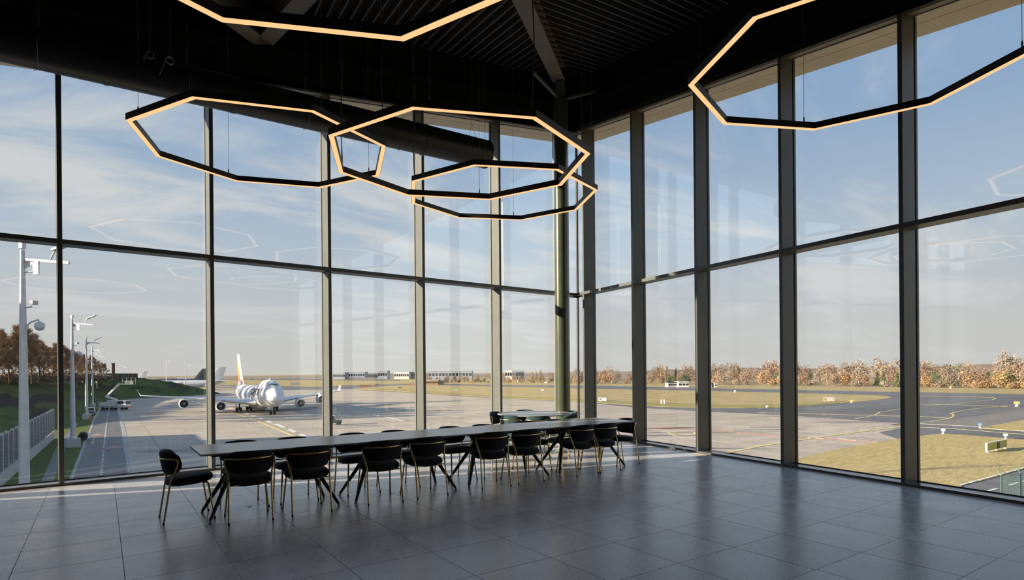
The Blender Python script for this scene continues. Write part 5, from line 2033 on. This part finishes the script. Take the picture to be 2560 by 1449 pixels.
# fence on the perimeter road at the lower right
r = empty('wire_fence', (0, 0, 0))
tag(r, 'green wire mesh fence with angled tops along the road at the lower right', 'fence')
gm2 = mat('fence_green', (.03, .13, .10), .5, col2=(.04, .16, .12), scale=4)
P0, P1 = Vector((56.5, 3.6, GZ)), Vector((78, -3.0, GZ))
dd = (P1 - P0).normalized()
nv = Vector((-dd.y, dd.x, 0))
npost = 8
for i in range(npost + 1):
    b_ = P0 + (P1 - P0) * (i / npost)
    MB().tube([b_, b_ + UP * 2.4, b_ + UP * 2.9 + nv * .35], .032, 6).build('fence_post', gm2, r)
wm = MB()
Lf = (P1 - P0).length
for k in range(14):
    z = .15 + k * .17
    wm.bar(P0 + UP * z, P1 + UP * z, .012, .012)
for k in range(int(Lf / .17)):
    q = P0 + dd * (k * .17)
    wm.bar(q + UP * .1, q + UP * 2.4, .012, .012)
for z, k in ((2.55, .1), (2.75, .25), (2.9, .35)):
    wm.bar(P0 + UP * z + nv * k, P1 + UP * z + nv * k, .012, .012)
w_ = wm.build('wire_mesh', gm2, r)
w_['kind'] = 'stuff'


# ================================================================== FAR BUILDINGS
def building(u0, u1, d, h, m_, label, name='far_building', nwin=6, depth=25, roof=None, z0=GZ):
    a_, b_ = on_ray(u0, d), on_ray(u1, d)
    c = (a_ + b_) / 2
    w = (b_ - a_).length
    r = empty(name, (c.x, c.y, z0), atan2(_R.y, _R.x))
    tag(r, label, 'building')
    MB().box((0, depth / 2, h / 2), (w, depth, h)).build('wall', m_, r)
    MB().box((0, depth / 2, h + .25), (w + .8, depth + .8, .5)).build('roof', roof or M['galv'], r)
    for i in range(nwin):
        MB().box((-w / 2 + (i + .5) * w / nwin, -.05, h * .55), (w / nwin * .7, .15, h * .35)).build('window', M['win'], r)
    return r


bl = mat('blue_grey_cladding', (.23, .27, .33), .6, col2=(.27, .31, .37), scale=.05)
wh = mat('white_cladding', (.60, .59, .56), .6, col2=(.66, .65, .62), scale=.05)
gy = mat('grey_cladding', (.33, .34, .35), .6, col2=(.38, .39, .40), scale=.05)
brk = mat('brick_cladding', (.36, .17, .10), .8, col2=(.42, .22, .13), scale=.3)
building(832, 862, 1120, 12, gy, 'low grey terminal building on the horizon, leftmost of the far group')
building(864, 912, 1180, 13, bl, 'long blue-grey terminal hall on the horizon, second of the far group', nwin=8)
building(915, 958, 1240, 12, gy, 'grey terminal block on the horizon in the middle of the far group')
building(944, 968, 1100, 15, bl, 'taller blue-grey block on the horizon behind the middle of the far group', nwin=4)
building(985, 1022, 1060, 12.5, wh, 'white terminal building on the horizon right of the blue-grey blocks', nwin=7)
building(1022, 1058, 1080, 13, bl, 'blue-grey hangar on the horizon next to the white terminal')
building(1062, 1180, 1020, 13.5, bl, 'very long blue-grey hangar on the horizon behind the second right mullion', nwin=14)
building(1262, 1280, 900, 14, wh, 'bright white warehouse on the horizon left of the bare poplars', nwin=3)
building(1280, 1310, 930, 13, bl, 'blue-grey warehouse on the horizon beside the bright white one', nwin=4)
building(1062, 1095, 560, 4.2, brk, 'low orange brick depot with a yellow end beyond the taxiway', nwin=6, depth=10)
building(1095, 1108, 565, 4.0, bl, 'small blue shed beside the orange brick depot', nwin=2, depth=8)
building(1670, 1692, 418, 3.2, gy, 'low dark-roofed house at the foot of the far tree belt', name='far_house', nwin=4, depth=9, roof=M['dark'])
building(1696, 1722, 414, 3.6, wh, 'white gabled house at the foot of the far tree belt', name='far_house', nwin=3, depth=9)
building(1770, 1778, 412, 4.0, bl, 'small blue shed at the foot of the far tree belt', name='far_house', nwin=1, depth=6)
building(1785, 1793, 412, 2.5, wh, 'tiny white shed right of the blue shed by the far trees', name='far_house', nwin=1, depth=5)
building(2521, 2534, 500, 4.5, wh, 'white house among the far trees at the right edge', name='far_house', nwin=2, depth=8, z0=GZ + 7)
building(2434, 2446, 520, 4.0, brk, 'red brick house half hidden in the far trees at the right', name='far_house', nwin=2, depth=8, z0=GZ + 5)

# red and white antenna mast with hut
p = G(1096, 957)
o = empty('antenna_mast', Vector((p.x, p.y, GZ)))
tag(o, 'slim red and white antenna mast with a hut beyond the far taxiway', 'antenna')
for k in range(7):
    MB().tube([(0, 0, k * 1.55), (0, 0, (k + 1) * 1.55)], .22, 8).build('mast_section', M['red_p' if k % 2 else 'white'], o)
MB().box((-2.5, 0, 1.4), (2.8, 2.4, 2.8)).build('hut', M['white'], o)
MB().box((-2.5, 0, 2.9), (3.2, 2.8, .2)).build('hut_roof', M['orange'], o)
for u, v, w, h, m_, lab in ((912, 966.5, 9, 1.8, 'orange', 'long orange barrier block on the grass beyond the wing tip'),
                            (942, 962, 3, 1.3, 'orange', 'small orange block right of the long orange barrier'),
                            (1027, 964, 3.4, 1.7, 'orange', 'orange block on the grass left of the second right mullion'),
                            (1141, 976, 3.0, 1.0, 'conc_w', 'pale box lying on the dry grass between two mullions'),
                            (1291, 953.5, 4.0, 1.6, 'white', 'white hut on the far grass left of the column'),
                            (1364, 957, 2.8, 1.2, 'white', 'tiny white box on the far grass near the column'),
                            (1356, 976, 1.5, .8, 'white', 'small white marker on the dry grass near the column'),
                            (738, 962, 9, 2.6, 'white', 'white service vehicle far behind the cargo jet nose'),
                            (1000, 970, 2.0, .9, 'dark', 'dark box on the grass edge right of the wing tip'),
                            (628, 947, 5, 1.6, 'white', 'white speck of a vehicle left above the cargo jet back'),
                            (705, 947.5, 5, 1.6, 'white', 'white speck of a vehicle right above the cargo jet cockpit')):
    p = G(u, v)
    o = empty('airfield_box', Vector((p.x, p.y, GZ)), facing(p))
    tag(o, lab, 'box')
    MB().box((0, 0, h * .45), (w, 1.6, h * .9)).build('body', M[m_], o)
    MB().box((0, 0, h * .95), (w + .15, 1.75, h * .1)).build('top', M['conc_w'], o)

# unseen hangar beyond the noise barrier, added and sized for its shadow on the apron
r = empty('hangar', (-71, 94, GZ), 0.0)
tag(r, 'unseen grey hangar beyond the noise barrier, placed to shade the near apron', 'building')
MB().box((0, 0, 13), (46, 85, 26)).build('wall', gy, r)
MB().box((0, 0, 26.3), (47, 86, .6)).build('roof', M['galv'], r)
